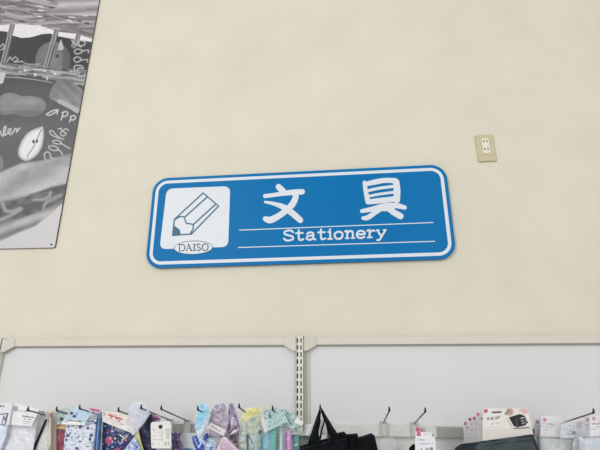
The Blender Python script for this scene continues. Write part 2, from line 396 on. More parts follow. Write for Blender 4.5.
    # scribbles between the slats
    wr([(7, 62), (10, 57), (12, 60), (15, 57), (18, 60), (14, 62), (22, 61.5)], 0.5, 190); wr([(0, 47), (3, 44), (4, 48), (1, 50)], 0.6, 180)
    wr([(21, 61), (28, 64), (40, 64)], 0.45, 180)
    g = np.clip(g, 30, 236)
    c = np.stack([g*1.005, g*0.985, g*0.99], 1)
    # the printed strands are slightly mauve
    t = ((Y < top+1)).astype(float)*0.9
    c = c*(1-t[:, None]) + np.stack([g*1.01, g*0.965, g*0.975], 1)*t[:, None]
    return c
PXW = at(57, 160, -0.006)[0]            # right edge, averaged below
xr = 0.5*(at(98.8, 3, -0.006)[0] + at(54.8, 243, -0.006)[0]); zb = at(30, 248.6, -0.006)[2]
# small tilt that the photographed edge shows
e0 = at(99.3, 0, -0.006); e1 = at(54.6, 247.5, -0.006)
tilt = math.atan2(e0[0]-e1[0], e0[2]-e1[2])
PW, PH = 0.62, 1.60
nx, nz = 330, 840
U, V = np.meshgrid(np.linspace(-PW, 0, nx), np.linspace(0, PH, nz))
u = U.ravel(); v = V.ravel()
ct, st = math.cos(tilt), math.sin(tilt)
Px = e1[0] + u*ct + v*st; Pz = e1[2] - u*st + v*ct
P = np.stack([Px, np.full_like(Px, -0.0062), Pz], 1)
pxx, pyy = proj(P)
cols = lin(paint_poster(pxx, pyy))
# round corner and cut: faces outside the rounded corner are dropped
idx = np.arange(nx*nz).reshape(nz, nx)
f = np.stack([idx[:-1, :-1], idx[:-1, 1:], idx[1:, 1:], idx[1:, :-1]], -1).reshape(-1, 4)
R_ = 0.008
fc_u = u[f].mean(1); fc_v = v[f].mean(1)
keep = ~((fc_u > -R_) & (fc_v < R_) & (np.hypot(fc_u+R_, fc_v-R_) > R_))
f = f[keep]
me = bpy.data.meshes.new('poster'); me.from_pydata(P.tolist(), [], f.tolist()); colour_mesh(me, cols)
poster = empty('wall_poster', (e1[0]-PW/2, -0.003, e1[2]), 'monochrome poster of apples in woven baskets with white script, upper left on the wall', 'poster')
link('poster_print', me, M['printp'], poster)
bm = bmesh.new()
pts = [(-PW, PH), (-PW, 0)] + [(-R_+R_*math.sin(a), R_-R_*math.cos(a)) for a in np.linspace(0, math.pi/2, 6)] + [(0, PH)]
prism(bm, [(e1[0]+(a+math.copysign(0.0012, a+PW/2))*ct+(b+(-0.0012 if b < PH/2 else 0.001))*st, e1[2]-a*st+(b+(-0.0012 if b < PH/2 else 0.001))*ct) for a, b in pts], -0.006, -0.0002)
link('poster_board', mesh_of(bm), M['edge'], poster)
def disc(bm, c, r, y0, y1, seg=16): prism(bm, [(c[0]+r*math.cos(t), c[2]+r*math.sin(t)) for t in np.linspace(0, 2*math.pi, seg, endpoint=False)], y0, y1)
for (pu, pv) in ((-0.0145, 0.0115), (-PW+0.0145, 0.0115), (-0.0145, PH-0.0115), (-PW+0.0145, PH-0.0115)):
    bm = bmesh.new(); disc(bm, (e1[0]+pu*ct+pv*st, 0, e1[2]-pu*st+pv*ct), 0.0032, -0.0082, -0.0060)
    link('screw', mesh_of(bm), M['screw'], poster)

# ------------------------------------------------------------------ sign
YS = -0.014
cor = [at(152.0-(195-177.8)*-0.1, 178.9, YS), at(447.0, 163.8, YS), at(455.3, 259.1, YS), at(145.3, 268.0, YS)]
TL, TR, BR, BL = cor
cen = sum(cor)/4
wv_ = ((TR-TL)+(BR-BL))/2; hv_ = ((TL-BL)+(TR-BR))/2
SW, SH = np.linalg.norm(wv_), np.linalg.norm(hv_); ang = math.atan2(wv_[2], wv_[0])
print('SIGN', SW, SH, math.degrees(ang), 'corner err px', [tuple(np.round(proj(c), 1)) for c in cor])
ca, sa = math.cos(ang), math.sin(ang)
def sl(a, b): return (cen[0]+a*ca-b*sa, cen[2]+a*sa+b*ca)     # sign-local to wall coordinates
print('RECT px', [tuple(np.round(proj(np.array([sl(a, b)[0], YS, sl(a, b)[1]])), 1)) for a, b in ((-SW/2, SH/2), (SW/2, SH/2), (SW/2, -SH/2), (-SW/2, -SH/2))])
def rrect(w_, h_, r, n=10, cx=0, cz=0):
    out = []
    for (sx, sz, a0) in ((1, -1, -90), (1, 1, 0), (-1, 1, 90), (-1, -1, 180)):
        for k in range(n+1):
            a = math.radians(a0+90*k/n); out.append((cx+sx*(w_/2-r)+r*math.cos(a), cz+sz*(h_/2-r)+r*math.sin(a)))
    return out
sign = empty('category_sign', (cen[0], -0.007, cen[2]-SH/2), 'blue rounded wall sign with white pencil icon and Stationery lettering below two large characters', 'sign')
bm = bmesh.new(); prism(bm, [sl(*p) for p in rrect(SW, SH, 0.055)], YS, -0.0005)
o = link('sign_board', mesh_of(bm), M['blue'], sign); o.data.materials.append(M['blueedge'])
for p in o.data.polygons:
    if abs(p.normal.y) < 0.5: p.material_index = 1
bm = bmesh.new()
o_ = [sl(*p) for p in rrect(SW-0.023, SH-0.023, 0.045)]; i_ = [sl(*p) for p in rrect(SW-0.046, SH-0.046, 0.033)]
rings = [[bm.verts.new((p[0], y, p[1])) for p in ring] for ring, y in ((o_, YS), (o_, YS-0.0008), (i_, YS-0.0008), (i_, YS))]
n = len(o_)
for a, b in zip(rings, rings[1:]):
    for k in range(n): bm.faces.new((a[k], a[(k+1) % n], b[(k+1) % n], b[k]))
link('white_border', mesh_of(bm), M['white'], sign)

def wl(px, py, Y=YS): p = at(px, py, Y); return (p[0], p[2])
KK = [0]
def stroke(bm, pts, rs, y0, y1, seg=14, sm=5, mpp=None):
    """brush stroke: px points with radii in px, one smooth variable-width outline"""
    if not hasattr(rs, '__len__'): rs = [rs]*len(pts)
    q = smooth_pts([(p[0], p[1], r) for p, r in zip(pts, rs)], sm) if len(pts) > 2 else [(p[0], p[1], r) for p, r in zip(pts, rs)]
    L, Rr = [], []
    for i, (x, y, r) in enumerate(q):
        a = q[max(i-1, 0)]; b = q[min(i+1, len(q)-1)]
        dx, dy = b[0]-a[0], b[1]-a[1]; l = math.hypot(dx, dy)+1e-9; nx_, ny_ = -dy/l, dx/l
        L.append((x+nx_*r, y+ny_*r)); Rr.append((x-nx_*r, y-ny_*r))
    def cap(c, frm, s):
        x, y, r = c; a0 = math.atan2(frm[1]-y, frm[0]-x)
        return [(x+r*math.cos(a0+s*math.pi*k/seg), y+r*math.sin(a0+s*math.pi*k/seg)) for k in range(1, seg)]
    y00 = y0
    for a in range(len(q)-1):
        KK[0] = (KK[0]+1) % 61; y0 = y00-KK[0]*8e-6
        quad = [L[a], L[a+1], Rr[a+1], Rr[a]]
        prism(bm, [wl(*p) for p in quad], y0, y1)
    KK[0] = (KK[0]+1) % 61; y0 = y00-KK[0]*8e-6-2e-6
    for c, fr in ((q[0], L[0]), (q[-1], Rr[-1])):
        KK[0] = (KK[0]+1) % 61; y0 = y00-KK[0]*8e-6-3e-6
        prism(bm, [wl(c[0]+c[2]*math.cos(t), c[1]+c[2]*math.sin(t)) for t in np.linspace(0, 2*math.pi, 18, endpoint=False)], y0, y1)
    for c in q[1:-1]:
        KK[0] = (KK[0]+1) % 61; y0 = y00-KK[0]*8e-6-1e-6
        prism(bm, [wl(c[0]+c[2]*math.cos(t), c[1]+c[2]*math.sin(t)) for t in np.linspace(0, 2*math.pi, 18, endpoint=False)], y0, y1)
def strokes(name, lst, m, y0, y1, parent, label=None):
    bm = bmesh.new()
    for i, (pts, rs) in enumerate(lst): stroke(bm, pts, rs, y0-i*0.00004, y1)
    o = link(name, mesh_of(bm), m, parent)
    if label: o['label'] = label
    return o
c1 = lambda X, Y: (240+X/6.667, 175+Y/6.667)
c2 = lambda X, Y: (340+X/6.667, 170+Y/6.667)
ya, yb = YS-0.0012, YS
strokes('character', [
    ([c1(258, 80), c1(286, 108)], [3.0, 3.1]),
    ([c1(168, 141), c1(225, 134), c1(300, 122), c1(360, 116), c1(415, 113)], [2.1, 2.0, 2.5, 2.8, 2.7]),
    ([c1(372, 122), c1(368, 160), c1(340, 208), c1(270, 266), c1(205, 300), c1(170, 293)], [3.0, 3.0, 3.2, 3.0, 3.4, 2.6]),
    ([c1(168, 181), c1(225, 192), c1(290, 215), c1(345, 252), c1(402, 302)], [1.2, 1.8, 2.8, 3.1, 2.9])], M['white'], ya, yb, sign, 'large white first character')
strokes('character', [
    ([c2(164, 85), c2(168, 120), c2(175, 160), c2(186, 212)], [2.0, 2.1, 2.3, 2.6]),
    ([c2(170, 96), c2(230, 82), c2(300, 70), c2(368, 72)], [2.2, 2.6, 2.5, 2.6]),
    ([c2(374, 82), c2(380, 140), c2(378, 200)], [3.2, 3.4, 3.3]),
    ([c2(182, 140), c2(260, 123), c2(360, 110)], [1.45, 1.5, 1.5]),
    ([c2(186, 177), c2(260, 162), c2(360, 149)], [1.3, 1.3, 1.35]),
    ([c2(188, 214), c2(260, 206), c2(380, 192)], [2.5, 2.8, 2.6]),
    ([c2(146, 275), c2(215, 262), c2(300, 242), c2(370, 238), c2(430, 251)], [1.9, 2.5, 3.0, 2.7, 2.2]),
    ([c2(155, 322), c2(185, 318), c2(235, 285), c2(280, 258)], [1.9, 2.5, 2.3, 2.0]),
    ([c2(235, 268), c2(300, 258), c2(352, 268)], [2.0, 2.6, 2.2]), ([c2(318, 258), c2(355, 282), c2(403, 309)], [2.0, 2.9, 3.1])], M['white'], ya, yb, sign, 'large white second character')
strokes('rule_line', [([(239.5, 230.2), (433, 222.6)], 0.45)], M['white'], YS-0.0008, YS, sign)
strokes('rule_line', [([(238.5, 247.6), (434.5, 241.4)], 0.45)], M['white'], YS-0.0008, YS, sign)
# word: rounded bold strokes, letter boxes measured along the baseline
LT = {
 'S': (283.2, 294.2, [([(0.93, 1.12), (0.75, 1.33), (0.4, 1.36), (0.1, 1.2), (0.12, 0.9), (0.5, 0.72), (0.88, 0.52), (0.92, 0.2), (0.6, 0.02), (0.25, 0.05), (0.04, 0.28)], 1)]),
 't': (295.4, 304.0, [([(0.38, 1.35), (0.38, 0.5), (0.45, 0.08), (0.7, 0.03), (0.98, 0.12)], 1), ([(0.0, 0.97), (0.92, 0.97)], .9)]),
 'a': (305.6, 316.0, [([(0.12, 0.8), (0.3, 0.98), (0.6, 0.98), (0.78, 0.75), (0.78, 0.2), (0.98, 0.03)], 1), ([(0.78, 0.58), (0.4, 0.56), (0.1, 0.4), (0.1, 0.15), (0.4, 0.0), (0.78, 0.2)], 1)]),
 't2': (317.6, 326.0, 't'),
 'i': (327.6, 332.6, [([(0.05, 0.97), (0.5, 0.97), (0.5, 0.04)], 1), ([(0.0, 0.04), (1.0, 0.04)], .9), ([(0.45, 1.30), (0.55, 1.30)], 1.0)]),
 'o': (333.8, 343.4, [([(0.5, 0.98), (0.12, 0.8), (0.04, 0.45), (0.2, 0.1), (0.5, 0.0), (0.8, 0.1), (0.96, 0.45), (0.88, 0.8), (0.5, 0.98)], 1)]),
 'n': (344.8, 355.0, [([(0.0, 0.97), (0.2, 0.97), (0.2, 0.04)], 1), ([(0.2, 0.7), (0.45, 0.98), (0.75, 0.92), (0.82, 0.6), (0.82, 0.04)], 1), ([(0.04, 0.04), (0.36, 0.04)], .8), ([(0.66, 0.04), (1.0, 0.04)], .8)]),
 'e': (356.0, 365.4, [([(0.06, 0.52), (0.94, 0.52), (0.85, 0.85), (0.5, 0.98), (0.15, 0.82), (0.04, 0.45), (0.2, 0.1), (0.55, 0.0), (0.92, 0.15)], 1)]),
 'r': (366.8, 375.2, [([(0.0, 0.97), (0.3, 0.97), (0.3, 0.04)], 1), ([(0.3, 0.6), (0.6, 0.95), (0.98, 0.9)], 1), ([(0.02, 0.04), (0.62, 0.04)], .8)]),
 'y': (376.2, 386.4, [([(0.06, 0.97), (0.52, 0.1)], 1), ([(0.95, 0.97), (0.52, 0.1), (0.3, -0.32), (0.06, -0.36)], 1), ([(0.0, 0.97), (0.24, 0.97)], .8), ([(0.74, 0.97), (1.0, 0.97)], .8)]),
}
ls = []
for k_, (xa, xb, st_) in LT.items():
    if isinstance(st_, str): st_ = LT[st_][2]
    for pts, r in st_:
        q = []
        for (u_, v_) in pts:
            x = xa+0.5+u_*(xb-xa-1.0); base = 240.9-(x-283)/103*3.6
            q.append((x, base-v_*7.4))
        ls.append((q, 0.98*r))
strokes('lettering', ls, M['white'], YS-0.0009, YS, sign, 'white Stationery lettering')
# icon panel
def quadpanel(name, tl, tr, br, bl, rpx, m, y0, y1, parent, n=8):
    P4 = [np.array(p, float) for p in (bl, br, tr, tl)]; out = []
    for i in range(4):
        p = P4[i]; a = P4[i-1]; b = P4[(i+1) % 4]
        da = (a-p)/np.linalg.norm(a-p); db = (b-p)/np.linalg.norm(b-p)
        for k in range(n+1):
            t = k/n; out.append(((1-t)**2*(p+da*rpx)+2*t*(1-t)*p+t*t*(p+db*rpx)))
    bm = bmesh.new(); prism(bm, [wl(*p) for p in out], y0, y1); return link(name, mesh_of(bm), m, parent)
ic = quadpanel('icon_panel', (166.8, 188.7), (230.3, 186.2), (228.2, 247.0), (159.6, 249.2), 7, M['white'], YS-0.0008, YS, sign)
c3 = lambda X, Y: (150+X/5.356, 180+Y/5.356)
yk = YS-0.0008
A = [(122, 295), (131, 212), (285, 70), (368, 140), (222, 290), (122, 297)]
LN = [[c3(*p) for p in seg] for seg in ([A[0], A[1]], [A[1], A[2]], [A[2], A[3]], [A[3], A[4]], [A[4], A[5]],
      [(131, 214), (160, 196)], [(160, 196), (184, 198)], [(184, 198), (194, 232)], [(194, 232), (232, 238)], [(232, 238), (232, 262)], [(232, 262), (215, 290)],
      [(190, 196), (306, 92)], [(236, 236), (350, 132)], [(127, 246), (156, 268)], [(156, 268), (162, 294)])]
strokes('pencil_icon', [(s, 0.60) for s in LN], M['ink'], yk-0.0006, yk, ic)
bm = bmesh.new(); prism(bm, [wl(*c3(*p)) for p in ((122, 297), (126, 246), (142, 254), (156, 268), (162, 297))], yk-0.0004, yk)
link('pencil_lead', mesh_of(bm), M['ink'], ic)
def ell(cx, cy, rx, ry, rot, n=48): return [(cx+rx*math.cos(t)*math.cos(rot)-ry*math.sin(t)*math.sin(rot), cy+rx*math.cos(t)*math.sin(rot)+ry*math.sin(t)*math.cos(rot)) for t in np.linspace(0, 2*math.pi, n, endpoint=False)]
bm = bmesh.new(); prism(bm, [wl(*p) for p in ell(193.4, 247.6, 19.5, 6.9, -0.03)], YS-0.0012, YS)
ov = link('logo_rim', mesh_of(bm), M['ink'], sign)
bm = bmesh.new(); prism(bm, [wl(*p) for p in ell(193.4, 247.7, 18.9, 6.3, -0.03)], YS-0.0016, YS)
ov = link('logo_oval', mesh_of(bm), M['white'], sign)
k3 = lambda X, Y: (140+X/3.75, 160+Y/3.75)
dz = [([(149, 317), (149, 342)], .34), ([(146, 317), (156, 317)], .2), ([(146, 342), (156, 342)], .2), ([(156, 317), (166, 320), (169, 329), (165, 339), (156, 342)], .34),
      ([(183, 316), (175, 341)], .18), ([(183, 316), (193, 340)], .42), ([(178, 332), (189, 332)], .18), ([(172, 341), (179, 341)], .18), ([(189, 340), (197, 340)], .18),
      ([(204, 316), (204, 340)], .42), ([(200, 316), (208, 316)], .18), ([(200, 340), (208, 340)], .18),
      ([(226, 319), (220, 315), (214, 319), (218, 326), (226, 331), (226, 337), (219, 340), (213, 336)], .34),
      ([(234, 327), (238, 317), (246, 315), (254, 319), (256, 328), (252, 337), (244, 340), (236, 336), (234, 327)], .34)]
strokes('logo_lettering', [([k3(*p) for p in pts], r) for pts, r in [(p_, r_*1.25) for p_, r_ in dz]], M['dark'], YS-0.0020, YS-0.0016, ov)

# ------------------------------------------------------------------ outlet
YO = -0.008
pl = [wl(476.0, 134.6, YO), wl(493.6, 134.3, YO), wl(496.7, 160.6, YO), wl(478.0, 161.4, YO)]
ocx = sum(p[0] for p in pl)/4; ocz = sum(p[1] for p in pl)/4
ow = (abs(pl[1][0]-pl[0][0])+abs(pl[2][0]-pl[3][0]))/2; oh = (abs(pl[0][1]-pl[3][1])+abs(pl[1][1]-pl[2][1]))/2
print('OUTLET', ow, oh)
out = empty('wall_outlet', (ocx, -0.004, ocz-oh/2), 'beige double power outlet plate on the cream wall, right of the blue sign', 'outlet')
boxobj('cover_plate', M['plate'], out, ocx-ow/2, ocx+ow/2, YO, -0.0004, ocz-oh/2, ocz+oh/2, bev=0.0028)
iw, ih = ow*0.40, oh*0.56
inn = boxobj('socket_insert', M['insert'], out, ocx-iw/2, ocx+iw/2, YO-0.002, YO+0.0005, ocz+oh*0.07-ih/2, ocz+oh*0.07+ih/2, bev=0.001)
for dzv in (0.17, -0.12):
    for s in (-1, 1):
        boxobj('pin_slot', M['slot'], inn, ocx+s*iw*0.22-0.0016, ocx+s*iw*0.22+0.0016, YO-0.0023, YO-0.0015, ocz+oh*(0.07+dzv)-0.0052, ocz+oh*(0.07+dzv)+0.0035)
boxobj('plate_groove', M['edge'], out, ocx-ow/2+0.003, ocx+ow/2-0.003, YO-0.0002, YO+0.0005, ocz-oh*0.285, ocz-oh*0.28)

# ------------------------------------------------------------------ display pegs
PL_, PT = 0.222, math.radians(12.6)
TIPY = YB - 0.003 - PL_*math.cos(PT)
peg_count = 0
def make_peg(label, drop):
    o = empty('display_peg', (0, 0, 0), label, 'peg hook', 'pegs on the crossbar')
    bm = bmesh.new()
    tube(bm, [(0, 0, 0), (0, -PL_*math.cos(PT), PL_*math.sin(PT))], 0.0020)
    link_raw('rod', bm, M['chrome'], o)
    bm = bmesh.new(); c, s = math.cos(PT)*PL_, math.sin(PT)*PL_
    tube(bm, [(0, -c+0.004, s-0.001), (0, -c-0.001, s+0.0005), (0, -c-0.003, s+0.005), (0, -c-0.003, s+0.0105)], [0.0024, 0.0029, 0.0024, 0.0012])
    link_raw('upturned_tip', bm, M['tip'], o)
    bm = bmesh.new(); box(bm, -0.011, 0.011, -0.001, 0.0015, -0.034, 0.004, bev=0.0005)
    box(bm, -0.011, -0.0095, -0.004, 0.0, -0.034, 0.004); box(bm, 0.0095, 0.011, -0.004, 0.0, -0.034, 0.004)
    link_raw('back_plate', bm, M['clip'], o)
    return o
def link_raw(name, bm, m, parent):
    me = mesh_of(bm); me.materials.append(m); o = bpy.data.objects.new(name, me); C.objects.link(o); o.parent = parent
    for p in me.polygons: p.use_smooth = len(p.vertices) == 4 and name != 'back_plate'
    return o
def dup(root, loc, label):
    r = root.copy(); C.objects.link(r); r.location = loc; r['label'] = label
    for ch in list(root.children):
        c = ch.copy(); C.objects.link(c); c.parent = r
    return r
pegs = [  # tip pixel, what tells it apart
    (28.5, 410.5, 'wire display peg sticking up through the white pouch header at the left end'),
    (57.0, 410.5, 'wire display peg between the beige packs and the floral pouch'),
    (80.0, 408.8, 'wire display peg above the blue floral header card'),
    (118.8, 411.0, 'wire display peg behind the white card with red writing'),
    (141.5, 408.5, 'wire display peg through the clear lavender bubble pack'),
    (161.5, 409.3, 'bare wire display peg slanting above the white swing tag'),
    (198.0, 409.8, 'wire display peg holding the sky blue pack'),
    (239.3, 407.5, 'bare wire display peg between the lilac and yellow packs'),
    (272.8, 409.8, 'wire display peg holding the mint green packs'),
    (320.3, 408.5, 'wire display peg holding the black bag by its loop'),
    (389.3, 410.8, 'bare wire display peg right of the black pouches, with its back plate showing'),
    (425.2, 411.8, 'bare wire display peg above the single white and pink price card'),
    (593.3, 412.8, 'wire display peg at the right end above the clear packs'),
]
p0 = None
def tip_to_base(px, py):
    t = at(px, py, TIPY); return (t[0], YB-0.0032, t[2]-PL_*math.sin(PT))
for px, py, lab in pegs:
    if p0 is None:
        p0 = make_peg(lab, 0); p0.location = tip_to_base(px, py)
    else: dup(p0, tip_to_base(px, py), lab)
    b = tip_to_base(px, py); print('peg', px, py, 'base px', np.round(proj(np.array(b)), 1), round(b[2], 3), 'bar', round(zb0, 3), round(zb1, 3))

# ------------------------------------------------------------------ hanging goods
def at_arr(px, py, Y):
    d = FW[None]*F + RT[None]*(px-300)[:, None] - UP[None]*(py-225)[:, None]
    t = (Y + D)/d[:, 1]
    return CAMP[None] + d*t[:, None]
def sheet(name, left, right, Yt, Yb, m, parent=None, th=0.0015, puff=0.0, paint=None, res=0.55, crinkle=0.0, seed=0):
    """a thin or padded piece between a left and a right outline (top to bottom); its print is computed per vertex"""
    def par(pl):
        P = np.array(pl, float); d = np.r_[0, np.cumsum(np.hypot(*np.diff(P, axis=0).T))]; return P, d/d[-1]
    Lp, ld = par(left); Rp, rd = par(right)
    hgt = max(np.ptp(Lp[:, 1]), np.ptp(Rp[:, 1]), 2); wid = max(np.hypot(*(Rp[0]-Lp[0])), np.hypot(*(Rp[-1]-Lp[-1])), 2)
    nv = int(max(4, hgt/res)); nu = int(max(4, wid/res))
    vv = np.linspace(0, 1, nv+1); uu = np.linspace(0, 1, nu+1)
    LX, LY = np.interp(vv, ld, Lp[:, 0]), np.interp(vv, ld, Lp[:, 1]); RX, RY = np.interp(vv, rd, Rp[:, 0]), np.interp(vv, rd, Rp[:, 1])
    U, V = np.meshgrid(uu, vv)
    X = (LX[:, None]*(1-U)+RX[:, None]*U).ravel(); Yp = (LY[:, None]*(1-U)+RY[:, None]*U).ravel(); U = U.ravel(); V = V.ravel()
    P = at_arr(X, Yp, Yt+(Yb-Yt)*V)
    b = np.clip(np.sin(np.pi*U), 0, 1)**0.6*np.clip(np.sin(np.pi*V), 0, 1)**0.45
    cr = crinkle*((vn(X/3.1, Yp/3.7, seed+5)-0.5)*2+(vn(X/1.4, Yp/1.7, seed+6)-0.5))*np.minimum(1, b*1.5)
    front = P.copy(); front[:, 1] -= puff*b + cr
    back = P.copy(); back[:, 1] += th + puff*0.6*b
    N = len(P); idx = np.arange(N).reshape(nv+1, nu+1)
    f = np.stack([idx[:-1, :-1], idx[1:, :-1], idx[1:, 1:], idx[:-1, 1:]], -1).reshape(-1, 4)
    faces = f.tolist() + (f[:, ::-1]+N).tolist()
    rim = np.r_[idx[0, :], idx[1:, -1], idx[-1, -2::-1], idx[-2:0:-1, 0]]
    for a, c in zip(rim, np.roll(rim, -1)): faces.append([int(a), int(c), int(c)+N, int(a)+N])
    me = bpy.data.meshes.new(name); me.from_pydata(np.vstack([front, back]).tolist(), [], faces); me.update()
    if paint is not None:
        col = lin(np.clip(paint(X, Yp), 4, 250)); colour_mesh(me, np.vstack([col, col]))
    return link(name, me, M[m] if isinstance(m, str) else m, parent, smooth=puff > 0 or crinkle > 0)
def A_(c): return np.array(c, float)[None]
def paint(base, *feat, n=8, seed=0):
    def fn(X, Y):
        c = np.repeat(A_(base), len(X), 0)
        c = c + (n*2*(vn(X/4.5, Y/4.5, seed+70)-0.5)+n*(vn(X/1.3, Y/1.3, seed+71)-0.5))[:, None]
        for ft in feat:
            k = ft[0]
            if k == 'poly': t = ins(X, Y, ft[1]).astype(float)
            elif k == 'ell': t = np.clip((1-np.hypot((X-ft[1])/ft[3], (Y-ft[2])/ft[4]))*2.5, 0, 1)
            elif k == 'line': t = soft(dist_line(X, Y, ft[1]), ft[2], 0.6)
            elif k == 'dots': t = (vn(X/ft[1], Y/ft[1], ft[2]) > ft[3])*1.0
            elif k == 'patch': t = np.clip((vn(X/ft[1], Y/ft[4], ft[2])-ft[3])*5, 0, 1)
            elif k == 'text':        # rows of small print between two points
                (x0, y0), (x1, y1), hh = ft[1], ft[2], ft[3]
                t = (dist_line(X, Y, [(x0, y0), (x1, y1)]) < hh)*(vn(X*1.5+y0, Y*0.9, 91) > 0.36)*0.95
            elif k == 'bars': t = ins(X, Y, ft[1])*(vn(X*1.6, 0*Y, 97) > 0.5)*0.8
            elif k == 'stripes': t = (np.sin((X*ft[1]+Y*ft[2])*2*np.pi) > ft[3])*1.0
            c = c*(1-t[:, None]) + A_(ft[-1])*t[:, None]
        return c
    return fn
def pack(name, cat, label, base_px, Y, group=None):
    p = at(base_px[0], base_px[1], Y); return empty(name, p, label, cat, group)
INK = (60, 60, 66); PINK = (176, 30, 82)
BOT = 500

# 1 pouch at the very left
r = pack('pencil_pouch', 'pouch', 'white translucent pouch cut by the left edge, with a small dark-framed label', (-8, BOT), -0.240)
sheet('pouch_body', [(-16, 412), (-20, 450), (-24, BOT)], [(10, 412), (6, 436), (0, 452), (-6, BOT)], -0.240, -0.235, 'gloss', r, puff=0.006, crinkle=0.0012, seed=1,
      paint=paint((214, 222, 234), ('patch', 5, 3, 0.55, 6, (190, 212, 236)), n=8))
sheet('header_card', [(-16, 405), (-17, 424)], [(12, 402.5), (9, 425)], -0.2465, -0.246, 'paper', r,
      paint=paint((226, 226, 230), ('line', [(-2, 414.5), (8, 413.5), (5.5, 424), (-1, 425)], 0.45, (70, 70, 90)), ('line', [(2, 423), (4, 416), (5, 421), (7, 415)], 0.5, (96, 92, 120)),
                  ('line', [(-3, 414.5), (-3, 425)], 0.4, (70, 70, 90)), ('text', (-2, 406), (4, 406.5), 1.0, (120, 120, 124)), n=7))
# 2
r = pack('pencil_pouch', 'pouch', 'white soft pouch with a slanted white header card, second pack from the left', (14, BOT), -0.225)
sheet('pouch_body', [(9, 422), (5, 438), (-1, 452), (-10, BOT)], [(38, 411), (36, 430), (33, 450), (28, BOT)], -0.222, -0.22, 'gloss', r, puff=0.006, crinkle=0.001, seed=2,
      paint=paint((219, 220, 226), ('patch', 6, 5, 0.6, 4, (204, 206, 214)), n=7))
sheet('header_card', [(13.5, 402.5), (9, 424.5)], [(40, 409), (31, 426.5)], -0.238, -0.240, 'paper', r,
      paint=paint((229, 227, 228), ('line', [(22.5, 416), (33.5, 417.6)], 0.4, (70, 68, 70)), ('text', (24, 418.6), (31, 419.6), 0.5, (150, 150, 156)), ('text', (24, 421), (31, 422), 0.5, (160, 160, 166)),
                  ('text', (24, 423.4), (30, 424), 0.4, (165, 160, 166)), ('ell', 15.6, 408.8, 3, 3.4, (160, 160, 166)), ('ell', 16, 421, 3, 2, (236, 214, 222)), ('text', (18, 410.5), (26, 411.5), 0.6, (150, 150, 156)), ('ell', 27.5, 410.3, 1.6, 1.6, INK), n=6))
# 3
r = pack('pencil_pouch', 'pouch', 'pale grey translucent pouch with a slanting black zip, left of the beige packs', (38, BOT), -0.205)
sheet('pouch_body', [(37, 409), (35, 430), (28, BOT)], [(47.5, 411), (48.5, 430), (48, BOT)], -0.205, -0.2, 'gloss', r, puff=0.005, crinkle=0.001, seed=3,
      paint=paint((211, 208, 206), ('line', [(37, 409.5), (47, 411)], 1.0, (236, 232, 228)), ('text', (40, 411), (44.5, 412), 0.9, (70, 70, 74)), ('text', (40, 414.5), (45, 415.5), 0.7, (130, 128, 130)),
                  ('line', [(34, 430), (41, 412)], 0.5, (232, 230, 230)), n=8))
sheet('zip', [(45.3, 419.2), (32.4, 449), (22, 472)], [(47.2, 419.4), (34.6, 450), (24, 473)], -0.2125, -0.2105, 'cloth', r, th=0.001, paint=paint((26, 26, 30), n=4))
# 4 beige packs seen edge-on
for k, (a, b, c) in enumerate(((48.2, 50.6, (214, 206, 194)), (50.9, 53.3, (190, 182, 170)), (53.6, 56.2, (218, 206, 194)))):
    o = sheet('folder_pack', [(a, 409.5+k*0.6), (a+0.4, BOT)], [(b, 410+k*0.6), (b+0.4, BOT)], -0.205+k*0.016, -0.203+k*0.016, 'paper', None, th=0.0018,
              paint=paint(c, ('patch', 2, 4+k, 0.6, 9, (160, 150, 140)), ('poly', [(a-1, 405), (b+1, 405), (b+1, 413), (a-1, 413)], (226, 216, 190)), n=6))
    tag(o, ('narrow beige pack, nearest the black-zip pouch', 'narrow taupe pack, middle of three upright ones', 'narrow cream pack, beside the orange and rose pack')[k], 'pack', 'narrow beige packs')
# 5
r = pack('stationery_pack', 'pack', 'rose pack with an orange band and pale mint header, behind the white floral pouch', (61, BOT), -0.175)
sheet('pack_body', [(56.3, 424), (56.4, BOT)], [(68, 423), (67, BOT)], -0.175, -0.172, 'gloss', r, puff=0.003, seed=5,
      paint=paint((158, 84, 102), ('poly', [(50, 420), (70, 420), (70, 429.5), (50, 428)], (206, 160, 112)), ('line', [(55, 427), (70, 428.4)], 0.6, (226, 206, 170)), ('line', [(55, 430.5), (70, 431)], 0.9, (120, 96, 92)),
                  ('patch', 3, 9, 0.62, 3, (112, 62, 78)), ('ell', 59, 438, 2.5, 4, (192, 104, 116)), n=14))
sheet('header_card', [(57, 411), (56.3, 424.5)], [(73, 405.5), (68, 424)], -0.181, -0.1805, 'paper', r,
      paint=paint((186, 200, 198), ('patch', 3, 12, 0.6, 3, (146, 172, 170)), ('ell', 61.7, 419, 2.4, 2.2, (58, 70, 92)), ('line', [(57, 412), (66, 414)], 0.8, (120, 146, 148)), ('line', [(69, 406), (73, 412)], 1.2, (196, 222, 216)), n=12))
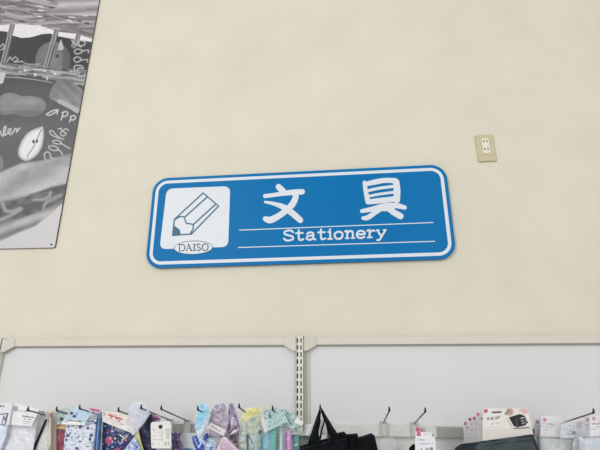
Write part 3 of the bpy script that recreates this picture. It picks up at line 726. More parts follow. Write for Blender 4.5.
# 6 floral
r = pack('floral_pouch', 'pouch', 'white pouch scattered with small navy flowers under a pale blue header card', (76, BOT), -0.215)
sheet('pouch_body', [(66, 424), (64.6, 436), (63.5, 450), (60, BOT)], [(97, 414), (95.5, 432), (93, 450), (89, BOT)], -0.215, -0.21, 'gloss', r, puff=0.006, crinkle=0.0006, seed=6,
      paint=paint((219, 222, 231), ('patch', 2.2, 31, 0.66, 2.2, (160, 184, 222)), ('dots', 1.25, 33, 0.80, (64, 78, 128)), ('ell', 81.3, 426.6, 2.4, 2.2, (34, 46, 92)), ('ell', 68, 435.6, 2.2, 1.8, (66, 88, 146)), ('ell', 91.5, 435.4, 2.1, 1.9, (60, 80, 140)),
                  ('ell', 78, 448, 2, 1.8, (66, 84, 140)), ('ell', 88.5, 428, 1.6, 1.6, (54, 70, 120)), ('ell', 90.6, 439, 1.4, 2.2, (50, 60, 112)), ('ell', 66.8, 440, 1.6, 1.6, (52, 66, 116)), n=7))
sheet('header_card', [(73, 406.5), (61, 424.2)], [(92.5, 410.8), (84, 425.3)], -0.236, -0.232, 'paper', r,
      paint=paint((196, 212, 232), ('poly', [(58, 419.5), (90, 420.5), (90, 428), (58, 428)], (240, 237, 230)), ('text', (68, 420.2), (83, 421.4), 0.55, (92, 96, 104)), ('ell', 71.6, 413.2, 2.0, 1.7, (34, 44, 88)), ('ell', 74.3, 416.2, 2.4, 1.6, (36, 46, 92)),
                  ('ell', 76.6, 414, 1.4, 1.0, (40, 52, 98)), ('patch', 3, 44, 0.62, 2, (176, 204, 224)), n=7))
o = sheet('card_header', [(90, 407.5), (89.5, 413)], [(101, 409), (100.5, 414)], -0.206, -0.206, 'paper', None, paint=paint((222, 196, 208), ('line', [(90, 409), (95, 410), (100, 411)], 0.9, (204, 74, 122)), ('patch', 2, 4, 0.6, 1.5, (190, 200, 220)), n=12))
tag(o, 'small pink and white card peeking out between the floral pouch and the navy pack', 'card')
# 7 + 8 navy
r = pack('stationery_pack', 'pack', 'narrow dark blue pack edge between the floral pouch and the navy patterned pack', (95, BOT), -0.222)
sheet('pack_body', [(97.2, 414.5), (94.5, 440), (92, BOT)], [(102.3, 411.5), (100.5, 440), (98, BOT)], -0.222, -0.218, 'gloss', r, puff=0.003, seed=7,
      paint=paint((48, 82, 136), ('patch', 2, 8, 0.55, 6, (34, 52, 98)), ('line', [(99.5, 414), (97, 450)], 0.5, (116, 160, 200)), ('poly', [(94, 405), (104, 405), (103, 418), (94, 418)], (96, 120, 150)), n=12))
r = pack('patterned_pouch', 'pouch', 'navy pouch with pink circles under a white header card printed in red', (118, BOT), -0.205)
sheet('pouch_body', [(103, 420), (102, 440), (100, BOT)], [(131, 430), (137, 446), (142, BOT)], -0.205, -0.2, 'gloss', r, puff=0.006, crinkle=0.0006, seed=8,
      paint=paint((40, 50, 100), ('patch', 5, 10, 0.55, 5, (30, 36, 76)), ('ell', 109.6, 440.6, 5, 4.8, (176, 82, 118)), ('ell', 111, 438, 2, 2, (214, 142, 160)), ('ell', 109, 431, 2.4, 2.2, (120, 46, 84)), ('ell', 118.5, 449.5, 3, 3, (168, 52, 84)),
                  ('ell', 115.8, 438.2, 1.3, 1.3, (236, 220, 150)), ('ell', 113.2, 446.6, 1.3, 1.3, (150, 190, 236)), ('ell', 121, 443, 1.4, 1.4, (160, 190, 232)), ('line', [(121, 435), (125, 438)], 0.7, (214, 218, 230)), ('line', [(124, 439), (128, 436)], 0.6, (210, 190, 150)),
                  ('ell', 126.5, 440, 1.8, 1.4, (196, 112, 136)), ('dots', 1.4, 12, 0.86, (196, 200, 226)), n=10))
sheet('header_card', [(101.8, 410.6), (103, 421.8)], [(127.5, 414.2), (133.4, 433.8)], -0.228, -0.224, 'paper', r,
      paint=paint((226, 222, 218), ('line', [(108.5, 415), (114, 417), (121.5, 419.2)], 0.8, (192, 60, 66)), ('line', [(111, 417.8), (119.5, 421)], 0.75, (196, 74, 78)), ('line', [(110, 414), (117, 415.6)], 0.4, (206, 120, 116)),
                  ('ell', 104, 414, 2.2, 2.6, (196, 176, 150)), ('text', (121, 424), (127, 427), 0.5, (150, 150, 160)), ('patch', 3, 14, 0.62, 2, (238, 236, 232)), n=8))
# 9 bubble pack
r = pack('blister_pack', 'pack', 'clear rounded lavender blister pack hanging right of the red-printed card', (133, 434), -0.25)
sheet('pack_card', [(134, 402.2), (130, 407), (128.6, 416), (130.6, 427), (132, 434.2)], [(141, 402), (146, 406.5), (149.3, 414), (142.5, 424), (133.2, 434.4)], -0.247, -0.243, 'gloss', r, puff=0.004, crinkle=0.0022, seed=9,
      paint=paint((196, 198, 220), ('patch', 3, 16, 0.55, 3, (224, 224, 238)), ('patch', 2, 18, 0.66, 2, (158, 156, 196)), ('ell', 132, 420, 3.5, 5, (224, 196, 212)), n=10))
sheet('blister', [(133, 401.5), (129, 407), (127.8, 416), (130, 427), (131.5, 435)], [(142, 401.2), (147, 406), (150.4, 414), (143, 425), (133.6, 435)], -0.2545, -0.251, 'film2', r, th=0.0006, puff=0.006, crinkle=0.003, seed=10)
# 10-13
r = pack('stationery_pack', 'pack', 'very dark navy pack behind the upper left corner of the white swing tag', (146, BOT), -0.19)
sheet('pack_body', [(146, 415), (139, 426), (138, 436), (144, 452), (150, BOT)], [(151.5, 414), (156, 426), (156, 450), (158, BOT)], -0.19, -0.187, 'gloss', r, puff=0.005, crinkle=0.001, seed=11,
      paint=paint((30, 34, 72), ('patch', 3, 22, 0.6, 3, (22, 22, 44)), ('ell', 147.5, 432, 2, 3, (56, 76, 136)), ('patch', 2, 24, 0.75, 2, (70, 64, 110)), n=8))
r = pack('stationery_pack', 'pack', 'slim pale yellow pack slanting down between the light blue and dark navy packs', (148, BOT), -0.2)
sheet('pack_body', [(136.5, 431), (134.5, 437), (141, 452), (146, 485)], [(138.5, 430), (140.5, 440), (144, 452), (152, 485)], -0.200, -0.198, 'gloss', r, puff=0.002, seed=12, paint=paint((226, 222, 138), ('line', [(137, 433), (142, 450)], 0.5, (240, 238, 190)), n=8))
r = pack('patterned_pouch', 'pouch', 'light blue patterned pack showing between the navy circles and the yellow pack', (125, BOT), -0.213)
sheet('pouch_body', [(134, 437), (124, 450), (112, BOT)], [(135.5, 437.5), (141.5, 452), (146, BOT)], -0.216, -0.214, 'gloss', r, puff=0.004, seed=13,
      paint=paint((190, 200, 226), ('patch', 2.6, 26, 0.55, 2.6, (128, 146, 200)), ('dots', 1.6, 28, 0.78, (232, 234, 244)), ('ell', 137, 447, 1.6, 1.6, (70, 80, 140)), n=10))
o = sheet('card_header', [(149.2, 413), (149, 423)], [(161, 415.8), (160, 423.4)], -0.185, -0.185, 'paper', None,
          paint=paint((214, 184, 198), ('line', [(152, 418), (156, 420)], 0.8, (120, 60, 120)), ('line', [(155, 417.5), (159, 419.5)], 0.8, (134, 66, 120)), ('text', (151, 421.5), (159, 422), 0.6, (160, 90, 140)), n=8))
tag(o, 'small pink header card with purple print just above the white swing tag', 'card')
# 14 swing tag
r = pack('swing_tag', 'tag', 'white rounded swing tag with a punched hole and small grey print', (161, 448), -0.245)
sheet('tag_card', [(152.5, 421.9), (150.9, 423), (150.6, 426), (151.2, 446), (151.6, 447.6), (153, 448.4)], [(168.6, 421.2), (170.3, 422), (170.9, 425), (171.2, 445), (170.8, 447.4), (169.4, 448.2)], -0.2422, -0.2422, 'paper', r, th=0.0006,
      paint=paint((224, 223, 221), ('text', (153, 429.8), (157, 429.6), 0.4, (120, 116, 112)), ('text', (154, 432.5), (160, 432), 0.35, (186, 182, 178)), ('text', (153, 436), (162, 435.5), 0.35, (190, 186, 180)), ('text', (153, 439.5), (162, 439), 0.35, (182, 178, 174)),
                  ('line', [(162, 430), (162, 441)], 0.3, (176, 172, 168)), ('line', [(166.4, 429.4), (169.2, 429.4), (169.2, 434), (166.4, 434), (166.4, 429.4)], 0.3, (130, 126, 122)),
                  ('line', [(166.6, 436), (169.4, 436)], 0.3, (120, 116, 112)), ('line', [(166.6, 438), (169.4, 438)], 0.3, (120, 116, 112)), ('line', [(166, 442), (164.8, 443.6), (166, 445.2)], 0.35, (112, 110, 108)), ('line', [(169, 442), (167.8, 443.6), (169, 445.2)], 0.35, (120, 116, 112)), ('ell', 152.6, 444.4, 1.2, 1.2, (160, 196, 170)), n=3))
bm = bmesh.new(); disc(bm, at(160.5, 426.8, -0.2428), 0.0052, -0.2434, -0.2424, 20); link('punched_hole', mesh_of(bm), M['tip'], r)
# 15-16
r = pack('stationery_pack', 'pack', 'crumpled dark purple pack just right of the white swing tag', (176, BOT), -0.19)
sheet('pack_body', [(171.5, 432), (171.8, 450), (171, BOT)], [(181.2, 431.5), (179.5, 437), (182.6, 446), (184, BOT)], -0.19, -0.187, 'gloss', r, puff=0.005, crinkle=0.002, seed=15,
      paint=paint((84, 68, 116), ('patch', 2, 32, 0.6, 3, (150, 148, 164)), ('patch', 3, 35, 0.62, 3, (46, 34, 76)), n=14))
r = pack('backing_card', 'card', 'plain pale grey backing card between the dark purple pack and the royal blue pack', (189, BOT), -0.175)
sheet('card_face', [(182, 433.4), (182.5, 444), (179, 452), (178, BOT)], [(197, 432.8), (199, BOT)], -0.175, -0.173, 'paper', r, paint=paint((205, 208, 211), ('ell', 188, 449.5, 6, 2, (96, 124, 170)), ('ell', 194, 439.5, 1.4, 1.6, (120, 150, 200)), n=6))
# 17-19
r = pack('gift_bag_pack', 'pack', 'sky blue cellophane pack with white folds hanging on its own peg', (201, 441), -0.24)
sheet('pack_body', [(199.5, 403), (197.4, 409), (196, 419), (195, 428), (199.3, 441)], [(206, 403.8), (208.6, 409), (210.3, 415.5), (206, 427), (201, 441.6)], -0.240, -0.236, 'gloss', r, puff=0.004, crinkle=0.003, seed=17,
      paint=paint((118, 200, 234), ('patch', 2.6, 36, 0.55, 5, (160, 222, 244)), ('poly', [(194, 426), (199, 428), (205, 421), (211, 414), (206, 430), (201, 442), (197, 436)], (214, 226, 238)), ('line', [(198, 430), (207, 418)], 0.7, (150, 190, 220)),
                  ('patch', 1.8, 38, 0.7, 3, (84, 176, 226)), ('line', [(200, 438), (206, 428)], 0.5, (130, 120, 160)), n=8))
sheet('cellophane', [(198.5, 402.3), (196, 409), (194.6, 419), (194, 428), (199, 442)], [(207, 403), (210, 409), (211.4, 415.5), (207, 428), (201.6, 442.5)], -0.2465, -0.243, 'film', r, th=0.0006, puff=0.004, crinkle=0.003, seed=18)
r = pack('stationery_pack', 'pack', 'royal blue pack with a pale zigzag fold directly below the sky blue pack', (202, BOT), -0.2)
sheet('pack_body', [(192, 436.5), (193, 443), (197, 452), (198, BOT)], [(208, 433), (209.5, 442), (207, 452), (208, BOT)], -0.200, -0.197, 'gloss', r, puff=0.005, crinkle=0.002, seed=19,
      paint=paint((56, 88, 178), ('line', [(199, 447), (203, 440), (206, 446)], 0.9, (186, 200, 224)), ('patch', 2.4, 39, 0.6, 2.4, (36, 60, 140)), ('line', [(194, 438), (199, 448)], 0.5, (140, 170, 224)), n=12))
r = pack('patterned_pouch', 'pouch', 'pale blue speckled pack below the white label, left of the pink packs', (211, BOT), -0.207)
sheet('pouch_body', [(207.5, 438), (204.5, 446), (204, BOT)], [(214, 438), (216.5, 447), (217, BOT)], -0.209, -0.207, 'gloss', r, puff=0.004, seed=20, paint=paint((174, 192, 220), ('dots', 1.2, 41, 0.68, (228, 234, 240)), ('dots', 1.3, 43, 0.76, (92, 112, 160)), n=12))
# 20-22 lilac
r = pack('lilac_gift_pack', 'pack', 'lilac cellophane pack with a clear hang ring and a slanted white label', (219, 436), -0.225)
sheet('pack_body', [(214, 405.5), (210.5, 413), (208.5, 423), (209, 437)], [(224, 402.8), (227, 410), (228.6, 422), (224.5, 437)], -0.226, -0.222, 'gloss', r, puff=0.005, crinkle=0.003, seed=21,
      paint=paint((158, 138, 166), ('patch', 2.0, 45, 0.56, 2.0, (112, 78, 112)), ('patch', 2.4, 47, 0.66, 2.4, (198, 188, 210)), ('ell', 221, 409.5, 2.0, 1.6, (84, 70, 102)), ('line', [(214, 412), (222, 417), (219, 422)], 0.5, (204, 186, 204)), ('line', [(225, 406), (222, 426)], 0.5, (120, 92, 122)), ('line', [(210, 420), (216, 414)], 0.5, (110, 80, 110)), ('patch', 3, 49, 0.68, 1.6, (176, 122, 140)),
                  ('poly', [(208, 433), (213, 434), (212, 440), (207, 440)], (48, 44, 64)), n=14))
sheet('label', [(210.5, 422.5), (207.2, 427.5)], [(226, 430), (223.5, 436)], -0.2365, -0.2355, 'paper', r, th=0.0006, paint=paint((218, 214, 214), ('text', (211, 426), (220, 431), 0.7, (120, 114, 120)), n=5))
sheet('cellophane', [(213, 404.5), (209.5, 413), (207.6, 423), (208, 436)], [(225, 402), (228, 410), (229.5, 422), (225.5, 436)], -0.2335, -0.230, 'film', r, th=0.0006, puff=0.002, crinkle=0.003, seed=22)
bm = bmesh.new(); c0 = at(217, 406.5, -0.243)
tube(bm, [(c0[0]+0.0088*math.cos(t), c0[1], c0[2]+0.0088*math.sin(t)) for t in np.linspace(0, 2*math.pi, 25)], 0.0011, 6); link('hang_ring', mesh_of(bm), M['white'], r, smooth=True)
r = pack('lilac_gift_pack', 'pack', 'pale lilac cellophane pack folded like a fan, left of the yellow pack', (229, 440), -0.21)
sheet('pack_body', [(228.5, 404), (228.3, 416), (226, 428), (225, 438)], [(232.5, 403), (236.5, 414), (239.3, 424), (239.5, 433)], -0.212, -0.208, 'gloss', r, puff=0.004, crinkle=0.003, seed=23,
      paint=paint((182, 168, 190), ('line', [(226, 432), (234, 419)], 2.1, (222, 210, 234)), ('line', [(228.6, 405), (231, 417)], 0.7, (206, 196, 214)), ('line', [(229, 433.5), (238.5, 424.6)], 0.5, (62, 56, 72)), ('line', [(229.5, 435), (239.5, 428)], 1.0, (226, 222, 228)), ('line', [(229, 436.5), (240, 431)], 0.45, (70, 62, 74)),
                  ('line', [(231, 405), (237, 421)], 1.1, (140, 122, 150)), ('patch', 2, 51, 0.62, 4, (128, 110, 140)), n=12))
r = pack('pink_gift_pack', 'pack', 'pink lilac pack with crossing white ribbon edges below the lilac packs', (228, BOT), -0.235)
sheet('pack_body', [(222.5, 436.5), (216, 450), (205, BOT)], [(226, 437), (239.5, 450), (243, BOT)], -0.237, -0.233, 'gloss', r, puff=0.005, crinkle=0.001, seed=24,
      paint=paint((186, 160, 180), ('line', [(224, 437), (244, 458)], 0.6, (230, 214, 226)), ('line', [(223, 439), (214, 458)], 0.6, (224, 210, 224)), ('line', [(228, 437), (246, 452)], 0.5, (210, 120, 160)), ('stripes', 0.28, 0.26, 0.7, (200, 172, 190)), n=8))
r = pack('stationery_pack', 'pack', 'dark taupe pack in the gap between the pink ribbon pack and grey-green packs', (236, BOT), -0.185)
sheet('pack_body', [(228, 432), (229, 452), (230, BOT)], [(240, 432), (241, 452), (242, BOT)], -0.185, -0.183, 'gloss', r, puff=0.004, crinkle=0.002, seed=25, paint=paint((112, 98, 104), ('patch', 2, 53, 0.55, 3, (170, 164, 168)), n=14))
# 23-24 yellow, grey-green
r = pack('yellow_gift_pack', 'pack', 'bright yellow cellophane pack fading to pale green, next to a bare peg', (251, 433), -0.205)
sheet('pack_body', [(248, 408.4), (241, 414.5), (240, 422), (243, 428), (246, 433.5)], [(261, 406.6), (263, 412), (262, 420), (259.5, 428), (257, 434)], -0.206, -0.202, 'gloss', r, puff=0.004, crinkle=0.003, seed=26,
      paint=paint((240, 220, 84), ('patch', 2.2, 55, 0.62, 2.2, (246, 238, 168)), ('ell', 243.5, 418.6, 3, 3, (238, 206, 84)), ('poly', [(238, 420), (247, 421), (252, 416), (260, 416), (262, 436), (242, 436)], (178, 196, 166)), ('patch', 1.6, 57, 0.66, 2, (146, 172, 150)),
                  ('ell', 247, 427.5, 2, 2.6, (206, 176, 90)), ('ell', 253, 419.5, 3, 2.2, (112, 152, 120)), ('line', [(246.6, 423), (247.3, 431)], 0.5, (110, 110, 90)), ('patch', 2, 59, 0.7, 2, (216, 218, 206)), n=12))
sheet('cellophane', [(247, 407.4), (240, 414.5), (239, 422), (242, 429), (245, 434.5)], [(262, 405.6), (264, 412), (263, 420), (260.5, 429), (258, 435)], -0.2125, -0.209, 'film', r, th=0.0006, puff=0.003, crinkle=0.003, seed=27)
r = pack('stationery_pack', 'pack', 'pale grey-green pack below the left half of the yellow pack', (243, BOT), -0.200)
sheet('pack_body', [(239, 431.5), (238, 452), (238, BOT)], [(247.5, 432), (248, 452), (249, BOT)], -0.199, -0.197, 'gloss', r, puff=0.004, crinkle=0.0015, seed=28, paint=paint((168, 178, 172), ('patch', 2, 61, 0.6, 3, (196, 202, 196)), ('line', [(246.8, 432), (248, 452)], 0.8, (54, 96, 96)), n=10))
r = pack('stationery_pack', 'pack', 'grey-teal pack below the right half of the yellow pack, beside the teal pouch', (254, BOT), -0.193)
sheet('pack_body', [(248, 432), (249, 452), (250, BOT)], [(262, 430), (262.5, 452), (263, BOT)], -0.193, -0.19, 'gloss', r, puff=0.004, crinkle=0.0015, seed=29,
      paint=paint((158, 182, 180), ('ell', 259.4, 431.5, 2.6, 3, (120, 84, 92)), ('line', [(249, 436), (257, 452)], 0.8, (112, 146, 146)), ('patch', 2, 63, 0.6, 3, (196, 208, 206)), n=12))
# 25-27 mint / teal
r = pack('teal_pouch', 'pouch', 'teal pouch under a pale mint speckled header card', (270, BOT), -0.22)
sheet('pouch_body', [(264, 431), (261.5, 438), (260, 452), (260, BOT)], [(277, 426), (276, 440), (275.5, 452), (276, BOT)], -0.220, -0.217, 'gloss', r, puff=0.006, crinkle=0.0008, seed=30,
      paint=paint((112, 164, 172), ('line', [(273.6, 425), (272.6, BOT)], 1.8, (104, 182, 166)), ('ell', 267, 443, 3, 9, (136, 172, 190)), ('line', [(262, 436), (261, BOT)], 1.2, (72, 134, 140)), n=7))
sheet('header_card', [(262.6, 411.2), (260.8, 421), (264.6, 432.8)], [(276, 407.6), (284, 414), (288.4, 421.4)], -0.243, -0.237, 'paper', r,
      paint=paint((182, 208, 208), ('dots', 1.05, 65, 0.80, (96, 122, 126)), ('patch', 3, 67, 0.6, 2, (158, 196, 198)), ('poly', [(258, 414), (263, 414), (268, 432), (262, 436)], (218, 212, 216)), ('dots', 1.2, 69, 0.84, (140, 90, 110)), ('ell', 270, 416.4, 1.6, 2.6, (66, 116, 96)), n=8))
r = pack('plaid_pouch', 'pouch', 'grey and white plaid pouch between the teal pouch and the pink strip', (280, BOT), -0.200)
sheet('pouch_body', [(276.6, 424), (276.2, 440), (276.5, BOT)], [(285.5, 422), (285, 440), (285.5, BOT)], -0.200, -0.198, 'cloth', r, puff=0.004, seed=31,
      paint=paint((188, 202, 200), ('stripes', 0.40, 0, 0.55, (116, 140, 146)), ('stripes', 0, 0.30, 0.62, (140, 164, 164)), ('line', [(281, 424), (281, BOT)], 0.5, (232, 236, 234)), n=6))
r = pack('pink_pouch', 'pouch', 'slim orchid pink pouch standing between the plaid and teal pouches', (288, BOT), -0.207)
sheet('pouch_body', [(286.5, 429.5), (285, 440), (285, BOT)], [(290, 429), (291.6, 440), (292, BOT)], -0.207, -0.205, 'gloss', r, puff=0.004, crinkle=0.0008, seed=32, paint=paint((190, 128, 190), ('line', [(289, 432), (289.6, BOT)], 0.8, (214, 168, 214)), ('line', [(286.4, 434), (286.2, BOT)], 0.5, (156, 92, 160)), n=8))
r = pack('teal_pouch', 'pouch', 'small teal pouch right of the pink strip, under grey mesh wrap', (295, BOT), -0.190)
sheet('pouch_body', [(292.4, 433.5), (292.6, 446), (293, BOT)], [(298.4, 433.5), (298.6, 446), (299, BOT)], -0.190, -0.188, 'gloss', r, puff=0.003, seed=33, paint=paint((104, 166, 164), ('line', [(293, 445.5), (299, 444)], 0.6, (214, 224, 220)), n=8))
r = pack('green_mesh_pouch', 'pouch', 'dark green checked mesh pouch left of the black bag', (303, BOT), -0.182)
sheet('pouch_body', [(298.8, 433.5), (299, 446), (299, BOT)], [(309, 433.5), (310, 446), (311, BOT)], -0.182, -0.18, 'cloth', r, puff=0.003, seed=34, paint=paint((112, 128, 120), ('stripes', 0.5, 0, 0.4, (84, 98, 92)), ('stripes', 0, 0.45, 0.5, (134, 158, 146)), n=10))
r = pack('header_pack', 'pack', 'mint pack with a crinkled clear wrap and white sticker, beside the slotted upright', (292, 434), -0.215)
sheet('header_card', [(279, 409.5), (288.6, 421.5), (288.6, 430)], [(289, 410), (297, 419), (303.5, 424.6)], -0.217, -0.212, 'gloss', r, crinkle=0.0022, seed=35,
      paint=paint((172, 200, 198), ('patch', 2.2, 71, 0.58, 2.2, (206, 220, 218)), ('patch', 2, 73, 0.66, 2, (110, 140, 138)), ('line', [(283, 414), (291, 424)], 0.7, (120, 146, 146)), n=12))
sheet('white_sticker', [(296.2, 417.6), (294, 422.5)], [(303.6, 421.6), (302, 425.8)], -0.2225, -0.222, 'paper', r, th=0.0006, paint=paint((232, 228, 222), n=4))
sheet('clear_wrap', [(288.8, 421), (289.5, 434)], [(303, 425), (303, 436)], -0.210, -0.208, 'gloss', r, th=0.0006, crinkle=0.002, seed=36, paint=paint((152, 158, 154), ('stripes', 0.45, 0, 0.6, (190, 196, 192)), ('patch', 2, 75, 0.64, 3, (104, 108, 104)), n=12))
r = pack('backing_card', 'card', 'blank white slanted card between the slotted upright and the black bag', (306, 436), -0.195)
sheet('card_face', [(306, 424.2), (302.6, 435.4)], [(312.2, 424.2), (308.4, 435.6)], -0.195, -0.195, 'paper', r, th=0.0008, paint=paint((246, 246, 243), n=2))

# 28 black bag hanging by its loop
BLK = (15, 16, 19)
r = pack('drawstring_bag', 'bag', 'black fabric bag hanging from a peg by a tall triangular loop', (320, BOT), -0.235)
sheet('bag_body', [(300, 446), (298, 460), (296, BOT)], [(346, 433), (350, 460), (352, BOT)], -0.232, -0.228, 'cloth', r, puff=0.012, crinkle=0.0015, seed=40,
      paint=paint(BLK, ('patch', 9, 77, 0.55, 2, (21, 22, 26)), ('line', [(300, 449), (330, 441), (346, 439)], 0.4, (44, 45, 50)), n=5))
sheet('loop_strap', [(319.6, 408), (315, 421), (307.6, 444)], [(321, 408.4), (320.4, 423), (318.6, 432), (320, 444)], -0.252, -0.246, 'cloth', r, th=0.002, paint=paint(BLK, ('line', [(319, 415), (311, 440)], 0.4, (46, 47, 52)), n=5))
sheet('loop_strap', [(320.4, 408), (322.6, 417), (326, 424), (331, 442)], [(322, 408.4), (328, 418.5), (333, 427), (340, 437)], -0.248, -0.244, 'cloth', r, th=0.002, paint=paint(BLK, ('line', [(323, 413), (335, 434)], 0.4, (46, 47, 52)), n=5))
sheet('drawstring', [(324.4, 419), (321, 429), (319, 440)], [(325.8, 419), (322.6, 430), (321, 440)], -0.246, -0.244, 'cloth', r, th=0.001, paint=paint(BLK, n=4))
sheet('drawstring', [(324.4, 419), (327, 430), (328, 441)], [(325.6, 419), (328.4, 430), (329.6, 441)], -0.2462, -0.2442, 'cloth', r, th=0.001, paint=paint((40, 41, 46), n=4))
o = sheet('care_label', [(322, 435.2), (320.8, 439.4)], [(326.4, 434.8), (326, 438.6)], -0.2478, -0.2476, 'paper', r, th=0.0005, paint=paint((176, 176, 182), n=8)); o['label'] = 'small grey care label'
# 29 black pouches
for k, (l, rr, Y, lab) in enumerate((
    ([(337.6, 433.6), (338, 450), (338, BOT)], [(344.6, 432), (346, 434), (347, BOT)], -0.205, 'folded black pouch directly right of the black bag loop'),
    ([(345.6, 435), (346, 450), (346, BOT)], [(357.6, 434), (360, 450), (361, BOT)], -0.215, 'flat-topped black pouch, middle of the three right of the black bag'),
    ([(357.5, 438.4), (356, 450), (354, BOT)], [(371.5, 433.6), (374.6, 435.4), (378, 450), (380, BOT)], -0.228, 'puffy black pouch nearest the bare peg with the visible back plate'))):
    t = pack('black_pouch', 'pouch', lab, (350+k*10, BOT), Y, 'black pouches')
    sheet('pouch_body', l, rr, Y, Y+0.003, 'cloth', t, puff=0.008, crinkle=0.0015, seed=50+k, paint=paint(BLK, ('patch', 4, 80+k, 0.6, 5, (22, 23, 27)), n=5))
    sheet('top_seam', [(l[0][0], l[0][1]-0.6), (l[0][0], l[0][1]+1.2)], [(rr[0][0], rr[0][1]-0.6), (rr[0][0], rr[0][1]+1.2)], Y-0.0035, Y-0.0035, 'cloth', t, th=0.004, paint=paint((34, 35, 40), n=5))
# 30 clear pack
r = pack('clear_pack', 'pack', 'nearly empty clear plastic pack with a faint white panel below the bare peg', (389, BOT), -0.10)
sheet('insert_card', [(384.5, 440), (382.5, 452), (382, BOT)], [(393.5, 440), (394.5, 452), (395, BOT)], -0.100, -0.100, 'paper', r, th=0.0006, paint=paint((214, 213, 214), ('text', (384.5, 443), (392, 443), 0.5, (198, 196, 204)), ('text', (384.5, 446.4), (392, 446.4), 0.5, (200, 198, 206)), n=3))
sheet('clear_bag', [(384, 436.8), (380, 440), (379, BOT)], [(393, 436.8), (396.5, 441), (398, BOT)], -0.104, -0.104, 'film', r, th=0.0006, crinkle=0.001, seed=55)
# 31-32 price card
r = pack('price_card', 'card', 'single white card with a pink square mark and small print in front of the crossbar', (425, 470), -0.20)
sheet('card_face', [(415.8, 431.6), (415.2, 440), (415, 470)], [(433.6, 432.6), (435.2, 440), (437, 470)], -0.200, -0.198, 'paper', r, th=0.0008,
      paint=paint((228, 227, 232), ('poly', [(416.6, 432.2), (420.6, 432.2), (420.8, 435.8), (416.8, 435.8)], (198, 46, 108)), ('text', (417.4, 434), (420, 434), 0.35, (236, 190, 210)), ('text', (423.6, 434.3), (427, 434.5), 0.4, (120, 116, 122)), ('text', (418, 440), (425, 440), 0.5, (140, 138, 144)),
                  ('text', (418, 444), (433, 443.6), 0.45, (168, 166, 172)), ('bars', [(419, 448), (433, 447.4), (433, 453), (419, 453)], (92, 92, 98)), ('ell', 433, 435, 1.4, 2.2, (150, 148, 158)), n=4))
sheet('folded_tab', [(416, 427.4), (416.4, 431.8)], [(425, 428.2), (425.6, 432.2)], -0.192, -0.194, 'paper', r, th=0.0008, paint=paint((176, 146, 160), ('poly', [(415, 427), (418, 427.5), (420, 431), (416, 431.6)], (190, 60, 110)), ('bars', [(418, 429.4), (426, 429.4), (426, 432), (418, 432)], (104, 94, 100)), n=10))
r = pack('black_pouch', 'pouch', 'small rounded black pouch just left of the single pink-marked card', (411, BOT), -0.185)
sheet('pouch_body', [(412.5, 444.4), (409.2, 448), (408, 456), (407, BOT)], [(414.5, 444.2), (417, 446), (418, 456), (418, BOT)], -0.185, -0.182, 'cloth', r, puff=0.005, crinkle=0.001, seed=56, paint=paint(BLK, n=5))
# 33 slate pouches with header cards, one behind the other on one peg
hd = [(463.8, 421.4, 500, 419), (468.4, 417.2, 505, 415), (472.6, 416.2, 508, 414), (476.4, 412.4, 512, 411)]
wn = ('rearmost, nearest the grey label strip', 'second from the rear', 'middle of the row', 'directly behind the foremost')
for k, (x, y, x2, y2) in enumerate(hd):
    Y = -0.105-0.026*k
    t = pack('slate_pouch', 'pouch', 'slate grey pouch with white header card, '+wn[k], (490, BOT), Y, 'slate pouches with header cards')
    sheet('header_card', [(x, y), (x+0.4, 443)], [(x2+8, y2), (x2+10, 440)], Y, Y, 'paper', t, th=0.0008,
          paint=paint((221-k, 218-k, 219-k), ('poly', [(x+0.5, y+0.8), (x+3.1, y+0.6), (x+3.2, y+3.4), (x+0.6, y+3.6)], PINK if k else (140, 90, 110)), ('text', (x+1, y+2), (x+3, y+2), 0.35, (240, 200, 214)), ('text', (x+3.5, y+6.5), (x+7, y+6.5), 1.2, (150, 148, 150)),
                      ('text', (x+2, y+13), (x+8, y+13.2), 0.4, (176, 160, 166)), ('text', (x+2, y+16), (x+8, y+16.2), 0.4, (186, 170, 176)), n=4))
    xx = 455+k*5
    sheet('pouch_body', [(xx+6, 444-k*0.6), (xx, 448), (xx-2, 456), (xx-3, BOT)], [(520, 437), (528, 450), (530, BOT)], Y-0.001, Y-0.001, 'cloth', t, puff=0.009, crinkle=0.001, seed=60+k, paint=paint((54, 62, 66), ('patch', 5, 83+k, 0.6, 4, (59, 67, 72)), n=5))
r = pack('slate_pouch', 'pouch', 'foremost slate grey pouch, its header card showing a printed black bag', (505, BOT), -0.225, 'slate pouches with header cards')
